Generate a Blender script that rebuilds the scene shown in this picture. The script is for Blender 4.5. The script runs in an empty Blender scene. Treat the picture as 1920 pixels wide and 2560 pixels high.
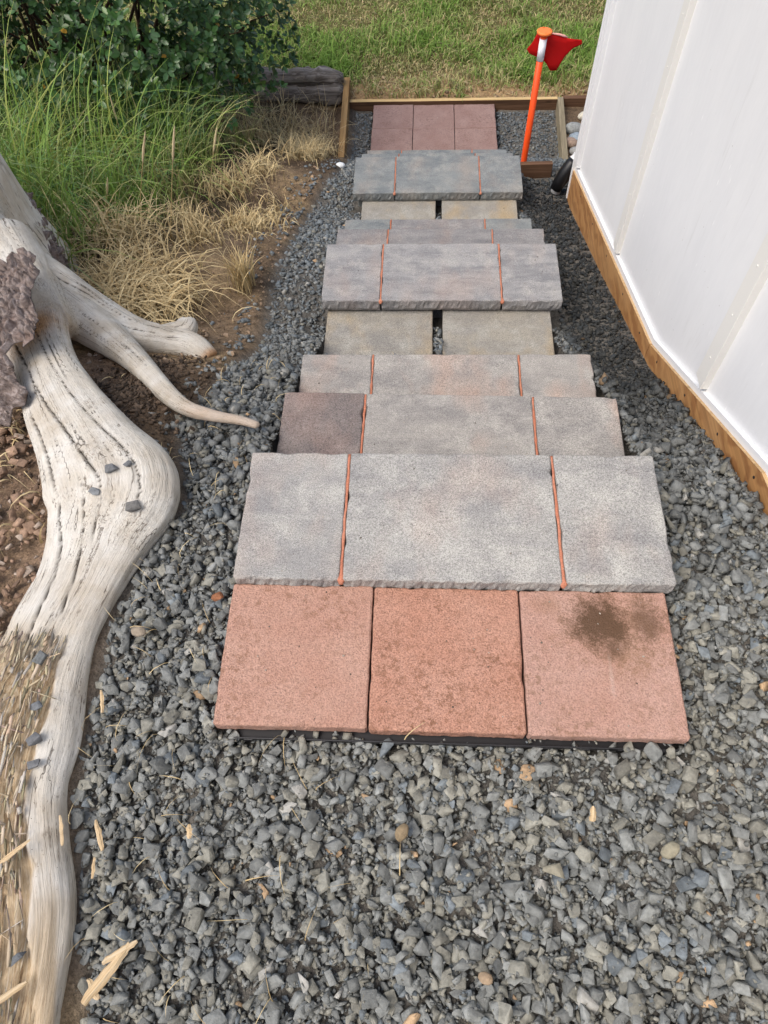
import bpy, math, random
import numpy as np
from mathutils import Vector, Matrix

R_ = math.radians
rng = np.random.default_rng(11)
random.seed(5)
scn = bpy.context.scene
COL = scn.collection

# ------------------------------------------------------------------ camera
cam_d = bpy.data.cameras.new('camera')
cam = bpy.data.objects.new('camera', cam_d)
COL.objects.link(cam)
CAM = Vector((-0.0712, 0.0, 1.3446))
_rt = Vector((0.99937, 0.0380, -0.0342)); _fw = Vector((-0.0488, 0.5056, -0.8614)).normalized()
_rt = (_rt - _fw * _rt.dot(_fw)).normalized(); _up = _rt.cross(_fw)
cam.matrix_world = Matrix(((_rt.x, _up.x, -_fw.x, CAM.x), (_rt.y, _up.y, -_fw.y, CAM.y),
                           (_rt.z, _up.z, -_fw.z, CAM.z), (0, 0, 0, 1)))
cam_d.sensor_fit = 'VERTICAL'
cam_d.sensor_height = 24.0
cam_d.lens = 24.0 * 1790.8 / 2560.0
cam_d.clip_start = 0.02
cam_d.clip_end = 400.0
scn.camera = cam

# ------------------------------------------------------------------ light
SUN_EL, SUN_AZ = 58.0, 238.0            # azimuth clockwise from +Y: from the left, a little behind the viewer
w = bpy.data.worlds.new('World'); scn.world = w; w.use_nodes = True
wt = w.node_tree; bg = wt.nodes['Background']
sky = wt.nodes.new('ShaderNodeTexSky'); sky.sky_type = 'NISHITA'; sky.sun_disc = False
sky.sun_elevation = R_(SUN_EL); sky.sun_rotation = R_(SUN_AZ)
sky.air_density = 1.0; sky.dust_density = 4.0; sky.ozone_density = 0.6
wt.links.new(sky.outputs[0], bg.inputs[0]); bg.inputs[1].default_value = 0.13
sd = bpy.data.lights.new('sun', 'SUN'); sd.energy = 1.3; sd.angle = R_(40.0); sd.color = (1.0, 0.965, 0.915)
sun = bpy.data.objects.new('sun', sd); COL.objects.link(sun)
_sv = Vector((math.sin(R_(SUN_AZ)) * math.cos(R_(SUN_EL)), math.cos(R_(SUN_AZ)) * math.cos(R_(SUN_EL)), math.sin(R_(SUN_EL))))
sun.rotation_euler = _sv.to_track_quat('Z', 'Y').to_euler()
sun.location = _sv * 20
scn.view_settings.view_transform = 'Standard'
scn.view_settings.look = 'None'
scn.view_settings.gamma = 1.0
scn.view_settings.exposure = 0.62
scn.view_settings.use_curve_mapping = False

# ------------------------------------------------------------------ noise
def _hash(ix, iy, iz, seed):
    h = (ix.astype(np.int64) * 374761393 + iy.astype(np.int64) * 668265263 + iz.astype(np.int64) * 2147483647 + seed * 974634777) & 0xffffffff
    h = ((h ^ (h >> 13)) * 1274126177) & 0xffffffff
    h = ((h ^ (h >> 16)) * 2246822519) & 0xffffffff
    return ((h ^ (h >> 15)) & 0xffffff) / float(0xffffff)

def vnoise(x, y, z=0.0, seed=0):
    x, y, z = np.broadcast_arrays(np.asarray(x, float), np.asarray(y, float), np.asarray(z, float))
    ix, iy, iz = np.floor(x), np.floor(y), np.floor(z)
    fx, fy, fz = x - ix, y - iy, z - iz
    fx = fx * fx * (3 - 2 * fx); fy = fy * fy * (3 - 2 * fy); fz = fz * fz * (3 - 2 * fz)
    ix = ix.astype(np.int64); iy = iy.astype(np.int64); iz = iz.astype(np.int64)
    def L(a, b, t): return a + (b - a) * t
    c = [_hash(ix + a, iy + b, iz + d, seed) for a in (0, 1) for b in (0, 1) for d in (0, 1)]
    x0 = L(L(c[0], c[1], fz), L(c[2], c[3], fz), fy)
    x1 = L(L(c[4], c[5], fz), L(c[6], c[7], fz), fy)
    return L(x0, x1, fx) * 2 - 1

def fbm(x, y, z=0.0, seed=0, oct=3):
    s = 0; a = 1; t = 0
    for o in range(oct):
        s = s + a * vnoise(np.asarray(x) * 2 ** o, np.asarray(y) * 2 ** o, np.asarray(z) * 2 ** o, seed + o * 17)
        t += a; a *= .5
    return s / t

def sstep(a, b, x):
    t = np.clip((np.asarray(x, float) - a) / (b - a), 0, 1)
    return t * t * (3 - 2 * t)

# ------------------------------------------------------------------ mesh helpers
def np_mesh(name, verts, faces, smooth=False, attrs=None, mat=None):
    """faces: (n,k) int array of equal-sized polygons or list of lists"""
    me = bpy.data.meshes.new(name)
    verts = np.ascontiguousarray(verts, np.float32)
    if isinstance(faces, np.ndarray):
        n, k = faces.shape
        me.vertices.add(len(verts)); me.vertices.foreach_set('co', verts.ravel())
        me.loops.add(n * k); me.loops.foreach_set('vertex_index', np.ascontiguousarray(faces, np.int32).ravel())
        me.polygons.add(n); me.polygons.foreach_set('loop_start', np.arange(0, n * k, k, dtype=np.int32))
        me.update(calc_edges=True)
    else:
        me.from_pydata([tuple(v) for v in verts.tolist()], [], faces)
        me.update()
    if smooth:
        me.polygons.foreach_set('use_smooth', np.ones(len(me.polygons), bool))
    for an, (tp, arr) in (attrs or {}).items():
        a = me.attributes.new(an, tp, 'POINT')
        arr = np.ascontiguousarray(arr, np.float32)
        a.data.foreach_set('color' if tp == 'FLOAT_COLOR' else ('vector' if tp == 'FLOAT_VECTOR' else 'value'), arr.ravel())
    if mat: me.materials.append(mat)
    return me

def col4(c):
    c = np.asarray(c, float)
    return np.concatenate([c, np.ones((len(c), 1))], 1)

def put(name, me, parent=None, loc=None, rot=None):
    o = bpy.data.objects.new(name, me); COL.objects.link(o)
    if parent is not None: o.parent = parent
    if loc is not None: o.location = loc
    if rot is not None: o.rotation_euler = rot
    return o

def tag(o, label=None, cat=None, group=None, kind=None):
    if label: o['label'] = label
    if cat: o['category'] = cat
    if group: o['group'] = group
    if kind: o['kind'] = kind
    return o

def empty(name, loc, label, cat, group=None, rz=0.0):
    o = bpy.data.objects.new(name, None); COL.objects.link(o)
    o.location = loc; o.rotation_euler = (0, 0, rz); o.empty_display_size = .1
    return tag(o, label, cat, group)

def tube_mesh(name, pts, rad, seg=10, mat=None, flat=1.0, rough=0.0, seed=0, cap=True, smooth=True):
    pts = np.asarray(pts, float); n = len(pts)
    rad = np.broadcast_to(np.asarray(rad, float), (n,))
    T = np.gradient(pts, axis=0); T /= np.linalg.norm(T, axis=1)[:, None] + 1e-12
    ref = np.array([0, 0, 1.0])
    V = []
    for i in range(n):
        r0 = ref if abs(T[i] @ ref) < .93 else np.array([0, 1.0, 0])
        N = r0 - T[i] * (r0 @ T[i]); N /= np.linalg.norm(N); B = np.cross(N, T[i])
        a = np.arange(seg) / seg * 2 * math.pi
        rr = rad[i] * (1 + rough * vnoise(np.cos(a) * 1.5 + 9, np.sin(a) * 1.5, i * .7, seed))
        V.append(pts[i] + (np.cos(a) * rr * flat)[:, None] * N + (np.sin(a) * rr)[:, None] * B)
    V = np.concatenate(V)
    F = []
    for i in range(n - 1):
        for j in range(seg):
            k = (j + 1) % seg
            F.append([i * seg + j, i * seg + k, (i + 1) * seg + k, (i + 1) * seg + j])
    if cap:
        F.append(list(range(seg))[::-1]); F.append([(n - 1) * seg + j for j in range(seg)])
    me = np_mesh(name, V, F, smooth=False, mat=mat)
    if smooth:
        fl = np.ones(len(me.polygons), bool); 
        if cap: fl[-2:] = False
        me.polygons.foreach_set('use_smooth', fl)
    return me

def box_mesh(name, x0, x1, y0, y1, z0, z1, mat=None, bevel=0.0, seg=2):
    import bmesh
    bm = bmesh.new()
    bmesh.ops.create_cube(bm, size=1)
    for v in bm.verts:
        v.co = Vector(((x0 + x1) / 2 + v.co.x * (x1 - x0), (y0 + y1) / 2 + v.co.y * (y1 - y0), (z0 + z1) / 2 + v.co.z * (z1 - z0)))
    if bevel: bmesh.ops.bevel(bm, geom=bm.edges[:], offset=bevel, segments=seg, affect='EDGES', profile=.6)
    me = bpy.data.meshes.new(name); bm.to_mesh(me); bm.free()
    if mat: me.materials.append(mat)
    return me

# ------------------------------------------------------------------ materials
class NT:
    def __init__(s, name):
        s.m = bpy.data.materials.new(name); s.m.use_nodes = True
        s.t = s.m.node_tree; s.b = s.t.nodes['Principled BSDF']; s.out = s.t.nodes['Material Output']
        s._tc = None
    def n(s, tp, **kw):
        nd = s.t.nodes.new(tp)
        for k, v in kw.items():
            if k == 'i':
                for kk, vv in v.items():
                    s.set(nd.inputs[kk], vv)
            else: setattr(nd, k, v)
        return nd
    def set(s, inp, v):
        if isinstance(v, bpy.types.NodeSocket): s.t.links.new(v, inp)
        elif isinstance(v, (tuple, list)):
            v = tuple(v)
            inp.default_value = v + (1.0,) if (len(v) == 3 and inp.type == 'RGBA') else v
        else: inp.default_value = v
    @property
    def obj(s):
        if s._tc is None: s._tc = s.n('ShaderNodeTexCoord')
        return s._tc.outputs['Object']
    def mapv(s, v, scale=(1, 1, 1), loc=(0, 0, 0)):
        return s.n('ShaderNodeMapping', i={'Vector': v, 'Scale': scale, 'Location': loc}).outputs[0]
    def noise(s, v, scale, detail=3.0, rough=.55, dist=0.0):
        return s.n('ShaderNodeTexNoise', i={'Vector': v, 'Scale': scale, 'Detail': detail, 'Roughness': rough, 'Distortion': dist}).outputs['Fac']
    def vor(s, v, scale, feature='F1'):
        return s.n('ShaderNodeTexVoronoi', feature=feature, i={'Vector': v, 'Scale': scale})
    def ramp(s, f, *stops, interp='LINEAR'):
        r = s.n('ShaderNodeValToRGB', i={'Fac': f}); cr = r.color_ramp; cr.interpolation = interp
        while len(cr.elements) < len(stops): cr.elements.new(.5)
        for e, (p, c) in zip(cr.elements, stops):
            e.position = p; e.color = tuple(c) + (1,) if isinstance(c, (tuple, list)) else (c, c, c, 1)
        return r.outputs[0]
    def mix(s, f, a, b, mode='MIX'):
        nd = s.n('ShaderNodeMix', data_type='RGBA', blend_type=mode)
        s.set(nd.inputs[0], f); s.set(nd.inputs[6], a); s.set(nd.inputs[7], b)
        return nd.outputs[2]
    def math(s, op, a, b=0.0, clamp=False):
        nd = s.n('ShaderNodeMath', operation=op, use_clamp=clamp); s.set(nd.inputs[0], a); s.set(nd.inputs[1], b)
        return nd.outputs[0]
    def attr(s, name): return s.n('ShaderNodeAttribute', attribute_name=name)
    def rand(s):
        return s.n('ShaderNodeObjectInfo').outputs['Random']
    def offset(s, v, f, k=(13.1, 7.7, 3.3)):
        c = s.n('ShaderNodeCombineXYZ', i={0: s.math('MULTIPLY', f, k[0]), 1: s.math('MULTIPLY', f, k[1]), 2: s.math('MULTIPLY', f, k[2])}).outputs[0]
        return s.n('ShaderNodeVectorMath', operation='ADD', i={0: v, 1: c}).outputs[0]
    def bump(s, h, strength=.4, dist=.002, prev=None):
        nd = s.n('ShaderNodeBump', i={'Height': h, 'Strength': strength, 'Distance': dist})
        if prev is not None: s.set(nd.inputs['Normal'], prev)
        return nd.outputs[0]
    def done(s, color=None, rough=.8, normal=None, spec=.3, trans=None):
        if color is not None: s.set(s.b.inputs['Base Color'], color)
        s.set(s.b.inputs['Roughness'], rough)
        s.set(s.b.inputs['Specular IOR Level'], spec)
        if normal is not None: s.set(s.b.inputs['Normal'], normal)
        if trans is not None:
            tr = s.n('ShaderNodeBsdfTranslucent'); s.set(tr.inputs['Color'], color)
            mx = s.n('ShaderNodeMixShader', i={0: trans, 1: s.b.outputs[0], 2: tr.outputs[0]})
            s.t.links.new(mx.outputs[0], s.out.inputs['Surface'])
        return s.m

def plain(name, c, rough=.5, spec=.4):
    return NT(name).done(c, rough, None, spec)

def m_vcol(name, rough=.8, trans=None, spec=.3):
    t = NT(name); c = t.attr('Col').outputs['Color']
    return t.done(c, rough, None, spec, trans)

def m_stone(name):
    t = NT(name); c = t.attr('Col').outputs['Color']; v = t.obj
    n1 = t.noise(v, 90, 3); n2 = t.noise(v, 420, 2)
    c2 = t.mix(1.0, c, t.ramp(n1, (.3, .72), (.7, 1.22)), 'MULTIPLY')
    sp = t.ramp(t.vor(v, 330).outputs['Distance'], (.10, 1.0), (.16, 0.0))
    spm = t.math('MULTIPLY', sp, t.ramp(t.noise(v, 60, 1), (.5, 0.0), (.62, .55)))
    c3 = t.mix(spm, c2, (.50, .50, .47))
    nb = t.bump(n2, .55, .002)
    nb = t.bump(n1, .5, .004, nb)
    return t.done(c3, .82, nb, .25)

def m_ground():
    t = NT('dirt'); c = t.attr('Col').outputs['Color']; v = t.obj
    n1 = t.noise(v, 25, 5, .65); n2 = t.noise(v, 160, 4, .7)
    c2 = t.mix(1.0, c, t.ramp(n1, (.3, .6), (.7, 1.35)), 'MULTIPLY')
    c3 = t.mix(1.0, c2, t.ramp(n2, (.35, .65), (.65, 1.3)), 'MULTIPLY')
    nb = t.bump(n2, .9, .006); nb = t.bump(n1, .8, .02, nb)
    return t.done(c3, .95, nb, .1)

def m_slab(name, base, light, dark, peach, peach_amt=.5, band=1.0, speck=.5):
    """cast concrete with a drifting colour blend and sandy face"""
    t = NT(name); v = t.offset(t.obj, t.rand())
    big = t.noise(t.mapv(v, (4.0, 9 * band, 3)), 1.4, 6, .68, .4)
    big2 = t.noise(t.mapv(v, (7, 7, 3), (4, 1, 2)), 1.7, 6, .7, .2)
    c = t.mix(t.ramp(big, (.36, 0.0), (.60, 1.0)), dark, base)
    c = t.mix(t.ramp(big2, (.48, 0.0), (.68, .85)), c, light)
    pe = t.noise(t.mapv(v, (3.0, 1.6, 1), (9, 3, 1)), 2.1, 3)
    c = t.mix(t.math('MULTIPLY', t.ramp(pe, (.50, 0.0), (.70, 1.0)), peach_amt), c, peach)
    gr = t.noise(v, 430, 2, .6); gr2 = t.noise(v, 190, 3, .7)
    c = t.mix(1.0, c, t.ramp(gr, (.30, 1 - speck), (.5, 1.0), (.72, 1 + speck * .7)), 'MULTIPLY')
    c = t.mix(1.0, c, t.ramp(gr2, (.3, .80), (.6, 1.08)), 'MULTIPLY')
    pit = t.vor(v, 120).outputs['Distance']
    pm = t.math('MULTIPLY', t.ramp(pit, (.06, 1.0), (.13, 0.0)), t.ramp(t.noise(v, 30, 2), (.44, 0.0), (.54, .8)))
    c = t.mix(pm, c, (.055, .048, .042))
    wp = t.math('MULTIPLY', t.ramp(t.vor(v, 75).outputs['Distance'], (.05, 1.0), (.09, 0.0)), t.ramp(t.noise(v, 23, 1), (.56, 0.0), (.6, .7)))
    c = t.mix(wp, c, (.62, .58, .52))
    nb = t.bump(gr, .5, .0015); nb = t.bump(gr2, .5, .003, nb)
    return t.done(c, .88, nb, .2)

def m_red(name, base, dark, light, speck=.45, stain=False, blotch=.6):
    t = NT(name); v = t.offset(t.obj, t.rand())
    big = t.noise(v, 9, 4, .6)
    c = t.mix(t.ramp(big, (.35, 0.0), (.7, 1.0)), base, light)
    gr = t.noise(v, 330, 2, .6)
    vr = t.vor(v, 260).outputs['Distance']
    c = t.mix(1.0, c, t.ramp(gr, (.3, 1 - speck), (.52, 1.0), (.75, 1 + speck * .6)), 'MULTIPLY')
    cr = t.math('MULTIPLY', t.ramp(t.noise(v, 75, 4, .75), (.50, 0.0), (.60, 1.0)), t.ramp(t.noise(v, 8, 3), (.42, .18), (.66, 1.0)))
    c = t.mix(t.math('MULTIPLY', cr, blotch), c, dark)
    if stain:
        o = t.obj
        sx = t.n('ShaderNodeSeparateXYZ', i={0: o})
        wob = t.math('ADD', t.math('MULTIPLY', t.math('SUBTRACT', t.noise(o, 26, 8, .78), .5), .34), t.math('MULTIPLY', t.math('SUBTRACT', gr, .5), .09))
        def blob(cx, cy, rx, ry, soft):
            dx = t.math('DIVIDE', t.math('SUBTRACT', sx.outputs[0], cx), rx); dy = t.math('DIVIDE', t.math('SUBTRACT', sx.outputs[1], cy), ry)
            d = t.math('SQRT', t.math('ADD', t.math('MULTIPLY', dx, dx), t.math('MULTIPLY', dy, dy)))
            d = t.math('ADD', d, t.math('MULTIPLY', wob, 7.0))
            return t.ramp(d, (max(0, .86 - soft), 1.0), (.98, 0.0))
        m1 = t.math('MAXIMUM', blob(.010, .078, .082, .074, .48), t.math('MULTIPLY', blob(.100, .080, .050, .058, .55), .7))
        m1 = t.math('MAXIMUM', m1, t.math('MULTIPLY', blob(.03, .03, .035, .04, .7), .8))
        m2 = t.math('MAXIMUM', blob(.035, .070, .15, .095, .7), blob(.05, .01, .075, .07, .8))
        m2 = t.math('MAXIMUM', m2, t.math('MULTIPLY', blob(-.09, .115, .05, .03, .8), .6))
        c = t.mix(t.math('MULTIPLY', m2, .55), c, (.20, .105, .045))
        c = t.mix(t.math('MULTIPLY', m1, .84), c, (.072, .042, .024))
        wl = blob(.018, -.035, .006, .05, .6)
        c = t.mix(t.math('MULTIPLY', wl, .2), c, (.66, .56, .50))
    h = t.math('ADD', gr, t.math('MULTIPLY', vr, .6))
    nb = t.bump(h, .75, .0025)
    return t.done(c, .9, nb, .15)

def m_wood(name, c0, c1, c2, axis=1, scale=1.0, rough=.75, contrast=1.0, bump=.4):
    """long grain along one axis of the object"""
    t = NT(name); v = t.offset(t.obj, t.rand())
    sc = [38 * scale] * 3; sc[axis] = 1.6 * scale
    g = t.noise(t.mapv(v, tuple(sc)), 1.0, 5, .65, .6)
    g2 = t.noise(t.mapv(v, tuple(k * 3 for k in sc)), 1.0, 3, .6)
    c = t.ramp(g, (.5 - .25 / contrast, c0), (.5, c1), (.5 + .25 / contrast, c2))
    c = t.mix(1.0, c, t.ramp(g2, (.3, .78), (.7, 1.15)), 'MULTIPLY')
    k = t.vor(t.mapv(v, tuple(2.5 if i == axis else 9 for i in range(3))), 1.0).outputs['Distance']
    c = t.mix(t.ramp(k, (.03, .8), (.09, 0.0)), c, tuple(x * .25 for x in c0))
    return t.done(c, rough, t.bump(g2, bump, .003, t.bump(g, bump, .005)), .2)

def m_stump():
    t = NT('weathered_wood'); gA = t.attr('grain').outputs['Vector']; cr = t.attr('crack').outputs['Fac']; rot = t.attr('rot').outputs['Fac']
    v = t.obj
    fine = t.noise(t.mapv(gA, (34, 34, 5)), 1.0, 5, .7, .35)
    line = t.noise(t.mapv(gA, (15, 15, 1.6)), 1.0, 4, .6, .8)
    big = t.noise(v, 5.5, 4, .6)
    c = t.mix(t.ramp(big, (.35, 0.0), (.65, 1.0)), (.60, .57, .505), (.48, .425, .345))
    c = t.mix(t.ramp(t.noise(v, 13, 4, .6), (.42, 0.0), (.70, .8)), c, (.67, .655, .61))
    c = t.mix(1.0, c, t.ramp(fine, (.28, .74), (.5, 1.0), (.75, 1.08)), 'MULTIPLY')
    # long checks and hairlines that follow the grain: weathered tone plus painted-in crack shade
    for sc_, zz, wdt, k0, k1, amt, dk in ((2.6, .30, .011, .42, .50, .95, .045), (5.2, .6, .012, .46, .55, .85, .08), (13, 1.5, .024, .50, .60, .5, .18)):
        ln_ = t.noise(t.mapv(gA, (sc_, sc_, zz), (sc_ * .37, 1.3, 2.1)), 1.0, 3, .5, .25)
        ln = t.ramp(ln_, (.5 - wdt, 0.0), (.5, 1.0), (.5 + wdt, 0.0))
        lm = t.math('MULTIPLY', ln, t.ramp(t.noise(t.mapv(v, (1, 1, 1), (sc_, 0, 0)), 7.5, 3), (k0, 0.0), (k1, amt)))
        c = t.mix(lm, c, (dk, dk * .72, dk * .5))
    ck_h = lm
    # grey-brown weather stains
    st = t.math('MULTIPLY', t.ramp(t.noise(t.mapv(gA, (9, 9, 5)), 1.0, 6, .75), (.57, 0.0), (.64, .85)), t.ramp(t.noise(v, 8, 3), (.50, 0.0), (.60, 1.0)))
    c = t.mix(st, c, (.10, .078, .055))
    # insect holes
    ho = t.math('MULTIPLY', t.ramp(t.vor(t.mapv(gA, (10, 10, 22)), 1.0).outputs['Distance'], (.05, 1.0), (.09, 0.0)), t.ramp(t.noise(v, 6, 1), (.48, 0.0), (.55, 1.0)))
    c = t.mix(ho, c, (.03, .02, .013))
    # fresh orange-brown wood
    fr = t.attr('fresh').outputs['Fac']
    frc = t.ramp(fine, (.35, (.10, .045, .016)), (.55, (.44, .215, .075)), (.7, (.58, .36, .17)))
    c = t.mix(fr, c, frc)
    rotc = t.ramp(t.noise(t.mapv(gA, (22, 22, 3.2)), 1.0, 6, .75, .6), (.33, (.12, .075, .042)), (.43, (.36, .26, .155)), (.55, (.52, .41, .27)), (.70, (.60, .53, .42)))
    c = t.mix(rot, c, rotc)
    c = t.mix(cr, c, (.022, .015, .010))  # dark weathered crack tone, with the shade inside the grooves painted in
    nb = t.bump(fine, .55, .004); nb = t.bump(line, .35, .006, nb)
    return t.done(c, .82, nb, .2)

def m_bark():
    t = NT('bark'); v = t.obj
    n = t.noise(v, 40, 6, .75, .5); n2 = t.noise(v, 11, 3)
    c = t.ramp(n, (.30, (.07, .05, .042)), (.5, (.23, .185, .165)), (.68, (.40, .35, .33)))
    c = t.mix(t.ramp(n2, (.55, 0.0), (.75, .5)), c, (.22, .13, .09))
    return t.done(c, .92, t.bump(n, 1.0, .008), .15)

def m_wall():
    t = NT('white_wall_paint'); v = t.obj
    n = t.noise(t.mapv(v, (2, 2, 1.0)), 1.6, 4, .6); n2 = t.noise(t.mapv(v, (60, 60, 14)), 1.0, 4, .6)
    c = t.mix(t.ramp(n, (.35, 0.0), (.65, 1.0)), (.755, .76, .765), (.80, .802, .80))
    c = t.mix(1.0, c, t.ramp(n2, (.3, .975), (.7, 1.01)), 'MULTIPLY')
    # scuffs: short pale scratches and dark flecks
    sc = t.math('MULTIPLY', t.ramp(t.vor(t.mapv(v, (30, 30, 9)), 1.0).outputs['Distance'], (.06, 1.0), (.10, 0.0)), t.ramp(t.noise(v, 3.5, 2), (.47, 0.0), (.55, .9)))
    c = t.mix(sc, c, (.90, .90, .89))
    vl = t.noise(t.mapv(v, (9, 9, .55)), 1.0, 4, .6, .3)
    c = t.mix(t.math('MULTIPLY', t.ramp(vl, (.492, 0.0), (.5, 1.0), (.508, 0.0)), t.ramp(t.noise(v, 2.2, 3), (.52, 0.0), (.64, .35))), c, (.62, .615, .60))
    fl = t.math('MULTIPLY', t.ramp(t.vor(v, 26).outputs['Distance'], (.035, 1.0), (.055, 0.0)), t.ramp(t.noise(v, 5, 2), (.48, 0.0), (.56, .7)))
    c = t.mix(fl, c, (.32, .29, .24))
    return t.done(c, .55, t.bump(n2, .12, .002), .35)

def m_ply():
    t = NT('plywood'); v = t.obj
    d = t.noise(t.mapv(v, (1, 2.2, 7)), 1.0, 2, .5)
    wv = t.n('ShaderNodeTexWave', wave_type='BANDS', bands_direction='Z', i={'Vector': t.mapv(v, (1, 1.1, 1)), 'Scale': 5.0, 'Distortion': 9.0, 'Detail': 3.0, 'Detail Scale': 1.4}).outputs['Fac']
    g = t.noise(t.mapv(v, (90, 2.5, 90)), 1.0, 4, .65)
    c = t.mix(t.ramp(wv, (.25, 0.0), (.8, 1.0)), (.45, .235, .090), (.33, .155, .058))
    c = t.mix(t.ramp(d, (.45, 0.0), (.65, .8)), c, (.50, .285, .125))
    c = t.mix(1.0, c, t.ramp(g, (.3, .74), (.7, 1.15)), 'MULTIPLY')
    return t.done(c, .6, t.bump(g, .2, .002), .25)

def m_leaf():
    t = NT('shrub_leaf'); r = t.rand(); c = t.attr('Col').outputs['Color']
    c = t.mix(1.0, c, t.ramp(r, (0, .8), (1, 1.2)), 'MULTIPLY')
    return t.done(c, .33, None, .5, .12)

M = {}
M['stone'] = m_stone('gravel_stone')
M['ground'] = m_ground()
M['slab_grey'] = m_slab('concrete_grey', (.345, .338, .318), (.440, .430, .398), (.250, .246, .243), (.42, .315, .255), .42)
M['slab_grey2'] = m_slab('concrete_grey_warm', (.325, .308, .284), (.400, .382, .350), (.232, .222, .215), (.41, .285, .225), .6)
M['slab_brown'] = m_slab('concrete_brown', (.205, .176, .165), (.262, .230, .215), (.150, .130, .126), (.29, .19, .155), .5)
M['slab_violet'] = m_slab('concrete_violet', (.296, .292, .290), (.375, .364, .345), (.198, .198, .206), (.39, .29, .24), .35, 1.8)
M['slab_violet_shaded'] = m_slab('concrete_violet_shaded', (.245, .238, .236), (.305, .294, .282), (.175, .172, .178), (.34, .25, .20), .4, 1.8)  # darker copy of the violet slab, painting in the shade between stacked steps
M['slab_blue'] = m_slab('concrete_blue', (.225, .240, .238), (.305, .308, .285), (.150, .166, .174), (.32, .25, .20), .35)
M['slab_tan'] = m_slab('concrete_tan', (.300, .280, .238), (.355, .345, .310), (.240, .230, .212), (.37, .275, .155), .75)
M['red1'] = m_red('red_paver', (.415, .240, .182), (.20, .105, .062), (.455, .285, .222), .38)
M['red2'] = m_red('red_paver_orange', (.410, .215, .152), (.16, .075, .040), (.44, .25, .185), .46, False, .75)
M['red3'] = m_red('red_paver_pale', (.405, .240, .188), (.20, .12, .075), (.44, .285, .235), .34, True)
M['redf'] = m_red('red_paver_dull', (.285, .180, .155), (.14, .085, .068), (.345, .235, .205), .3)
M['mortar'] = m_red('red_mortar', (.47, .170, .098), (.33, .12, .07), (.55, .25, .165), .3)
M['black'] = plain('black_plastic', (.018, .018, .02), .45)
M['rubber'] = plain('black_rubber', (.006, .006, .007), .38)
M['pvc'] = plain('white_plastic', (.80, .81, .82), .35)
M['orange'] = plain('orange_plastic', (.86, .085, .012), .42)
M['orange_cap'] = plain('orange_cap_plastic', (.95, .22, .045), .5)
M['band'] = plain('white_reflective', (.90, .90, .95), .5)
M['wall'] = m_wall()
M['trim'] = plain('cream_trim_paint', (.76, .745, .70), .55)
M['ply'] = m_ply()
M['ply_edge'] = m_wood('plywood_edge', (.36, .22, .10), (.55, .37, .19), (.62, .45, .26), 1, 2.0)
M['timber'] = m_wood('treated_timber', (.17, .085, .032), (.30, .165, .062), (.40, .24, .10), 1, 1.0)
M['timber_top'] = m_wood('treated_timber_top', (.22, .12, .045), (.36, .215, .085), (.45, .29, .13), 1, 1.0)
M['pine'] = m_wood('pale_pine', (.42, .27, .11), (.58, .41, .19), (.66, .50, .27), 0, 1.0)
M['darkwood'] = m_wood('dark_timber', (.055, .03, .018), (.13, .07, .04), (.20, .115, .07), 0, 1.0)  # dark brown tone for boards and the sides of the pine edging
M['oldwood'] = m_wood('weathered_timber', (.13, .105, .065), (.26, .22, .145), (.36, .31, .22), 1, 1.2)
M['log'] = m_wood('grey_log', (.04, .033, .028), (.17, .148, .128), (.34, .315, .285), 0, 1.0, .9, 1.3, .9)
M['chip'] = m_wood('wood_chip', (.36, .24, .12), (.56, .42, .25), (.66, .55, .38), 1, 3.0)
M['stump'] = m_stump()
M['bark'] = m_bark()
M['leaf'] = m_leaf()
M['twig'] = plain('twig_bark', (.075, .05, .032), .85, .15)
M['grass'] = m_vcol('grass_blade', .55, .25)
M['straw'] = m_vcol('dry_straw', .75, .12)
M['white_rock'] = plain('white_rock', (.66, .69, .70), .7)
def m_flag():
    t = NT('red_mesh_flag'); v = t.obj
    ck = t.n('ShaderNodeTexChecker', i={'Vector': v, 'Scale': 420.0}).outputs['Fac']
    c = t.mix(t.math('MULTIPLY', ck, .25), (.70, .012, .012), (.42, .006, .008))
    return t.done(c, .6, None, .2, .3)
M['flag'] = m_flag()
M['flag_hem'] = plain('flag_hem', (.88, .42, .38), .6)

# ------------------------------------------------------------------ lie of the land
RY = [-60, .3, .63, .95, 1.28, 1.59, 2.06, 2.38, 2.70, 3.03, 3.42, 3.74, 4.07, 4.43, 4.75, 5.35, 9, 80]
RZ = [-.06, -.06, -.06, -.075, -.22, -.40, -.70, -.70, -.82, -1.01, -1.19, -1.20, -1.36, -1.56, -1.755, -1.755, -1.73, -1.6]
QY = [-60, .63, .9, 1.76, 2.6, 3.5, 3.80, 3.84, 3.88, 4.1, 4.43, 4.75, 5.35, 9, 80]
QZ = [-.06, -.07, -.10, -.58, -.90, -1.22, -1.285, -1.285, -1.25, -1.38, -1.57, -1.76, -1.76, -1.73, -1.6]
_sy = np.linspace(-2, 9, 1101)
_k = np.hanning(61); _k /= _k.sum()
_sz = np.convolve(np.pad(np.interp(_sy, RY, RZ), 30, 'edge'), _k, 'valid')
def land(x, y):
    """finished ground level (top of the gravel where there is gravel)"""
    x = np.asarray(x, float); y = np.asarray(y, float)
    c = np.interp(y, RY, RZ); s = np.where((y > -1.9) & (y < 8.9), np.interp(y, _sy, _sz), c); q = np.interp(y, QY, QZ)
    z = c + (s - c) * sstep(-.46, -.56, x)
    z = z + (q - z) * sstep(.47, .56, x)
    bank = .10 * sstep(-.70, -1.7, x) * sstep(1.2, 2.2, y) * sstep(6.2, 4.8, y)
    return z + bank
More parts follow.
